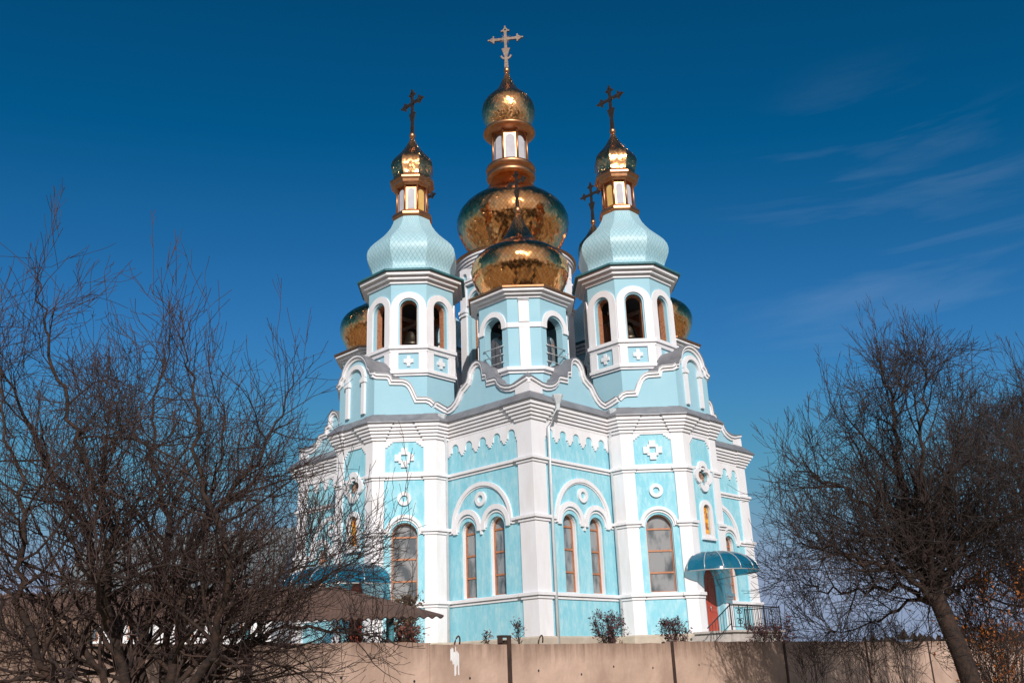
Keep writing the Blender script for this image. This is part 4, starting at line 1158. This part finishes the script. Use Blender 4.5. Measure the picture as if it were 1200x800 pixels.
cfgL = dict(seg=[0, .12, .08, .06, .05], jit=[0, .20, .20, .15, .12], trop=[0, .03, .06, .09, .07], den=[5.6, 5.4, 5.0, 3.5], base=[2, 2, 1, 0],
            ang=[(25, 65), (25, 60), (22, 55), (22, 50)], len=[1.25, .72, .42, .22], rad=[.022, .0095, .0050, .003], rmin=.0019, max=4, lj=.016)
cfgL['env'] = ((at(150, 600, -40.2).x - .40, -40.2, 2.1), (2.5, 2.5, 2.7), 1.8)
Yl = -40.2
pl = lambda L_: [at(x, y, Yl + dy) for x, y, dy in L_]
T = Tree(3)
T.limb(pl([(170, 1010, 0), (160, 880, 0), (150, 790, 0), (118, 690, .2), (100, 620, .3), (62, 555, .2), (20, 470, .1), (-20, 400, 0)]), .075, .012, cfgL)
T.limb(pl([(172, 1010, .1), (170, 880, .1), (165, 780, .1), (180, 690, .3), (200, 630, .4), (182, 560, .5), (178, 480, .5), (196, 400, .6), (180, 330, .6), (168, 270, .6)]), .07, .006, cfgL)
T.limb(pl([(176, 1010, 0), (190, 880, -.05), (205, 770, -.1), (215, 690, -.1), (245, 610, -.2), (300, 540, -.3), (335, 470, -.3), (350, 410, -.3)]), .065, .007, cfgL)
T.limb(pl([(180, 1010, -.1), (195, 900, -.1), (215, 800, -.2), (262, 730, -.3), (320, 680, -.5), (390, 650, -.6), (440, 625, -.7)]), .042, .004, cfgL)
T.limb(pl([(180, 1010, .1), (205, 880, .1), (240, 790, .2), (310, 745, .3), (385, 735, .4), (440, 745, .4), (475, 760, .4)]), .05, .007, cfgL)
T.limb(pl([(170, 1010, -.1), (150, 900, -.2), (120, 790, -.3), (70, 715, -.4), (10, 690, -.5), (-60, 650, -.6)]), .05, .01, cfgL)
T.limb(pl([(172, 1010, -.1), (160, 880, -.2), (140, 780, -.3), (122, 690, -.5), (128, 610, -.6), (95, 520, -.7), (62, 430, -.8), (48, 350, -.8), (40, 310, -.8)]), .055, .006, cfgL)
T.limb(pl([(178, 1010, .2), (188, 880, .3), (195, 760, .4), (212, 660, .6), (250, 570, .8), (262, 490, .9), (240, 400, .9), (262, 330, .9), (266, 290, .9)]), .055, .006, cfgL)
T.limb(pl([(176, 1010, .2), (215, 870, .3), (270, 770, .5), (350, 700, .6), (405, 655, .5)]), .038, .004, cfgL)
T.limb(pl([(174, 1010, .2), (170, 880, .4), (140, 760, .6), (150, 650, .8), (120, 560, .9), (132, 460, 1.0), (128, 380, 1.0), (138, 300, 1.0)]), .05, .006, cfgL)
T.limb(pl([(178, 1010, -.2), (200, 870, -.4), (245, 760, -.6), (270, 660, -.9), (235, 560, -1.0), (230, 470, -1.1), (215, 400, -1.1), (222, 330, -1.1)]), .05, .006, cfgL)
T.limb(pl([(172, 1010, -.1), (120, 890, -.3), (60, 800, -.6), (20, 700, -.8), (30, 600, -.9), (5, 500, -.9), (-10, 400, -.9)]), .05, .008, cfgL)
T.limb(pl([(180, 1010, 0), (206, 880, .0), (262, 760, .1), (340, 700, .2), (415, 655, .2), (465, 610, .1)]), .034, .003, cfgL)
rl = T.build('bare_tree', (at(172, 1010, Yl).x, Yl, 0), 'dense many-stemmed bare tree filling the left side in front of the fence', 'tree')

cfgR = dict(seg=[0, .16, .12, .08, .07], jit=[0, .18, .19, .16, .13], trop=[0, .03, .05, .07, .05], den=[4.6, 4.7, 4.4, 3.0], base=[2, 2, 1, 0],
            ang=[(25, 65), (25, 60), (22, 55), (22, 50)], len=[1.7, 1.0, .60, .34], rad=[.035, .015, .008, .005], rmin=.0035, max=4, lj=.04)
cfgR['env'] = ((at(1090, 600, -32.6).x, -32.6, 3.5), (2.95, 3.0, 3.1), 2.0)
Yr = -32.6
pl = lambda L_: [at(x, y, Yr + dy) for x, y, dy in L_]
T = Tree(11); base_ = [(1175, 905, 0), (1150, 835, 0), (1128, 770, 0), (1100, 705, 0)]
for tail, r0 in (([(1080, 640, 0), (1055, 560, .1), (1045, 480, .2), (1030, 420, .2), (1035, 375, .2)], .17), ([(1085, 645, .2), (1110, 560, .5), (1128, 480, .8), (1145, 410, .9)], .12), ([(1060, 640, -.2), (1010, 590, -.5), (955, 560, -.7), (915, 530, -.8)], .10),
                 ([(1050, 665, -.4), (995, 650, -.8), (940, 630, -1.1), (905, 600, -1.2)], .09), ([(1120, 650, .3), (1165, 590, .7), (1200, 520, 1.0), (1225, 460, 1.1)], .10), ([(1060, 690, .4), (1005, 690, .9), (955, 690, 1.2), (925, 675, 1.4)], .08),
                 ([(1090, 630, -.5), (1080, 540, -1.0), (1085, 470, -1.2), (1080, 420, -1.3)], .09), ([(1075, 640, .5), (1030, 570, 1.0), (990, 500, 1.3), (965, 450, 1.5)], .09), ([(1110, 660, -.4), (1150, 620, -.9), (1195, 600, -1.3), (1230, 590, -1.5)], .08),
                 ([(1085, 700, .6), (1040, 720, 1.0), (1000, 735, 1.2), (965, 740, 1.3)], .06), ([(1120, 690, .4), (1150, 680, .8), (1185, 660, 1.2)], .07)):
    T.limb(pl(base_[-1:] + tail), r0 * .8, .010, cfgR, .1)
T.tube(np.array([list(p) for p in pl(base_)] + [list(at(1090, 680, Yr))]), np.array([.17, .155, .145, .13, .09]), 10, False)
rr_ = T.build('bare_tree', (at(1175, 905, Yr).x, Yr, 0), 'bare tree with a leaning dark trunk at the right, in front of the fence', 'tree', tm='twig_grey')
T = Tree(23); Yr = -30.5; cfgR = dict(cfgR); cfgR['env'] = ((at(1235, 600, Yr).x, Yr, 3.6), (2.6, 2.6, 3.3), 2.0); pl = lambda L_: [at(x, y, Yr + dy) for x, y, dy in L_]
for tail, r0 in (([(1240, 900, 0), (1232, 760, 0), (1215, 640, 0), (1190, 560, 0), (1195, 470, .1), (1190, 410, .1)], .14), ([(1240, 900, .1), (1235, 760, .1), (1240, 600, .3), (1225, 500, .3), (1210, 430, .3)], .12), ([(1240, 900, -.1), (1225, 760, -.2), (1190, 680, -.4), (1160, 600, -.5), (1150, 520, -.5)], .09)):
    T.limb(pl(tail), r0, .012, cfgR, .3)
T.build('bare_tree', (at(1240, 900, Yr).x, Yr, 0), 'bare tree cut by the right edge of the photo, behind the leaning one', 'tree', tm='twig_grey')


# saplings and suckers standing before the right part of the fence
cfgS = dict(seg=[0, .1, .08, .06, .05], jit=[0, .1, .14, .15, .15], trop=[0, .03, .04, .05, .05], den=[4.5, 4.5, 3, 0], base=[1, 1, 0, 0],
            ang=[(18, 45), (20, 50), (20, 50), (20, 50)], len=[.6, .32, .18, .1], rad=[.008, .005, .003, .002], rmin=.0022, max=3, lj=.01)
sap = []
for j, (px, yy, hh_, wd, lab) in enumerate(((955, -29.5, 1.7, .25, 'low bare suckers before the fence, left of the leaning tree'), (1010, -30.5, 2.1, .3, 'dark bare sapling before the fence beside the leaning tree'), (1060, -31.5, 1.9, .35, 'bare suckers at the foot of the leaning tree'), (1165, -33.5, 1.6, .4, 'bare suckers in the bottom right corner by the orange shrub'))):
    T = Tree(40 + j); b0 = at(px, 800, yy); b0.z = 0
    for k in range(7):
        a = T.r.uniform(0, 2 * PI); o = Vector((math.cos(a), math.sin(a), 0)) * wd
        T.limb([b0, b0 + o * .4 + Vector((0, 0, hh_ * .4)), b0 + o * 1.0 + Vector((0, 0, hh_ * T.r.uniform(.75, 1.1)))], .014, .004, cfgS, .15)
    T.build('sapling', (b0.x, b0.y, 0), lab, 'sapling', 'bare saplings before the fence', tm='twig_grey')


# ------------------------------------------------------------------ leafy shrubs
def leafmat(name, c1, c2):
    m = mat(name, c1, c2, 6, .7, detail=2); return m


M_['leaf_red'] = leafmat('russet_leaf', (.10, .03, .025), (.24, .07, .04)); M_['leaf_orange'] = leafmat('orange_leaf', (.28, .07, .012), (.55, .18, .03)); M_['needle'] = leafmat('dull_evergreen', (.06, .045, .02), (.15, .09, .04))
M_['leaf_dark'] = leafmat('dark_wine_leaf', (.045, .02, .025), (.13, .04, .045))


def shrub(name, base, H, W, stems, leaves, lm, label, cat, group=None, seed=1, size=.04, upright=.5):
    T = Tree(seed); b0 = Vector(base); tips = []
    cfg = dict(seg=[0, .08, .06, .05, .05], jit=[0, .16, .18, .15, .15], trop=[0, .03, .04, .05, .05], den=[7, 5, 0, 0], base=[1, 0, 0, 0], ang=[(25, 60), (25, 60), (20, 50), (20, 50)], len=[H * .3, H * .16, .1, .1], rad=[.008, .005, .003, .002], rmin=.0035, max=2, lj=.015)
    for k in range(stems):
        a = T.r.uniform(0, 2 * PI); o = Vector((math.cos(a), math.sin(a), 0)) * W * T.r.uniform(.2, 1)
        T.limb([b0, b0 + o * .45 + Vector((0, 0, H * .45)), b0 + o + Vector((0, 0, H * T.r.uniform(.6, 1.0)))], .012, .004, cfg, .2)
    root = T.build(name, base, label, cat, group)
    pts = np.concatenate(T.TV); pts = pts[pts[:, 2] > base[2] + H * .22]; rg = T.r
    idx = rg.integers(0, len(pts), leaves); c = pts[idx] + rg.normal(0, .03, (leaves, 3)) - np.array(base)
    a = rg.normal(0, 1, (leaves, 3)); a /= np.linalg.norm(a, axis=1)[:, None]; b_ = np.cross(a, rg.normal(0, 1, (leaves, 3))); b_ /= np.linalg.norm(b_, axis=1)[:, None]
    s5 = size * rg.uniform(.5, 1.2, leaves)[:, None]
    V = np.stack([c - a * s5, c + b_ * s5 * .5, c + a * s5, c - b_ * s5 * .5], 1).reshape(-1, 3)
    me = bpy.data.meshes.new('foliage'); me.from_pydata(V.tolist(), [], [(4 * i, 4 * i + 1, 4 * i + 2, 4 * i + 3) for i in range(leaves)]); me.materials.append(lm)
    o = bpy.data.objects.new('foliage', me); C.collection.objects.link(o); o.parent = root
    return root


def gp_(px, y): p = at(px, 745, y); return (p.x, y, gh(p.x, y))


G1 = 'rose bushes along the church wall'
shrub('rose_bush', gp_(712, -12.5), 1.5, .62, 22, 900, M_['leaf_dark'], 'wine-leaved rose bush under the paired windows, left of the downpipe shadow', 'bush', G1, 61, .055)
shrub('rose_bush', gp_(790, -11.5), 1.4, .62, 22, 900, M_['leaf_dark'], 'wine-leaved rose bush by the foot of the porch steps', 'bush', G1, 62, .055)
shrub('rose_bush', gp_(903, -13.0), 1.9, .75, 24, 1300, M_['leaf_dark'], 'dark red bush at the far end of the porch railing', 'bush', G1, 63, .055)
shrub('shrub', gp_(432, -27.6), 2.0, .75, 18, 900, M_['leaf_red'], 'russet-leaved shrub under the corrugated shed roof', 'shrub', None, 64, .05)
shrub('shrub', gp_(472, -27.0), 1.7, .35, 12, 500, M_['leaf_red'], 'narrow russet shrub at the right end of the shed', 'shrub', None, 65, .05)
b_ = at(1175, 790, -32.0); shrub('orange_shrub', (b_.x, -32.0, 0), 2.7, .8, 18, 1900, M_['leaf_orange'], 'shrub with orange autumn leaves in the bottom right corner', 'shrub', None, 66, .035)
b_ = gp_(476, -21.0); shrub('small_conifer', b_, 1.85, .22, 10, 1300, M_['needle'], 'small olive-brown conifer before the left wing window above the shed roof', 'conifer', None, 67, .06)
# weeds on top of the fence
for j, (t_, hh_, lab) in enumerate(((4.45, .26, 'tall russet weed on the fence top right of the capped post'), (3.78, .16, 'thin dry weed on the fence top left of the capped post'))):
    p = W0 + dW * t_ - nW * .2; shrub('weed', (p.x, p.y, 1.75), hh_ + .24, .05, 4, 50, M_['leaf_red'], lab, 'weed', None, 70 + j, .018)

# ------------------------------------------------------------------ distant bare woodland, all round
mb = MB(); rg = random.Random(9)
vs = []; N_ = 1500
for i in range(N_):
    a = 2 * PI * i / N_; back = math.cos(a + PI / 2)
    rad = 230 + 40 * math.sin(a * 7) + rg.uniform(-12, 12)
    x, y = rad * math.cos(a), rad * math.sin(a) - 20
    hgt = rg.uniform(7, 12) * (.7 + .3 * math.sin(a * 13)) * (1.0)
    if y < -60: hgt *= 1.5
    w_ = rg.uniform(1.5, 4)
    tx, ty = -math.sin(a), math.cos(a); z0 = gh(x, y) - 1
    K_ = 7
    for k in range(K_):
        ox, oy, oz = rg.uniform(-w_, w_), rg.uniform(-3, 3), rg.uniform(.1, .8) * hgt
        s5 = rg.uniform(.9, 2.2)
        cx, cy, cz = x + tx * ox + math.cos(a) * oy, y + ty * ox + math.sin(a) * oy, z0 + oz
        mb.add([(cx - tx * s5, cy - ty * s5, cz - s5 * .5), (cx + math.cos(a) * s5, cy + math.sin(a) * s5, cz - s5 * .3), (cx + tx * s5, cy + ty * s5, cz - s5 * .4), (cx + rg.uniform(-.5, .5), cy, cz + s5 * rg.uniform(.6, 1.4))], [(0, 1, 3), (1, 2, 3), (2, 0, 3), (0, 2, 1)])
o = mb.build('woodland', M_['wood_far']); tag(o, 'dark line of bare woodland along the horizon', 'woodland', kind='stuff')
# the nearer wood behind the photographer, mirrored in the gilded domes
mb = MB()
for i in range(420):
    x = -120 + 240 * i / 420 + rg.uniform(-.4, .4); y = -82 - rg.uniform(0, 8) - abs(x) * .12; hgt = (9.5 + 3.5 * math.sin(x * .33) + 2.5 * math.sin(x * .81 + 1)) * rg.uniform(.8, 1.15)
    for k in range(16):
        s5 = rg.uniform(.7, 1.7); cx = x + rg.uniform(-2, 2); cy = y + rg.uniform(-2, 2); cz = rg.uniform(.02, 1) * hgt
        mb.add([(cx - s5, cy, cz - s5 * .5), (cx, cy + s5, cz - s5 * .3), (cx + s5, cy, cz - s5 * .4), (cx + rg.uniform(-.5, .5), cy, cz + s5 * rg.uniform(.6, 1.4))], [(0, 1, 3), (1, 2, 3), (2, 0, 3), (0, 2, 1)])
o = mb.build('woodland', M_['wood_far']); tag(o, 'bare woodland behind the photographer seen only as a dark reflection in the gold domes', 'woodland', kind='stuff')
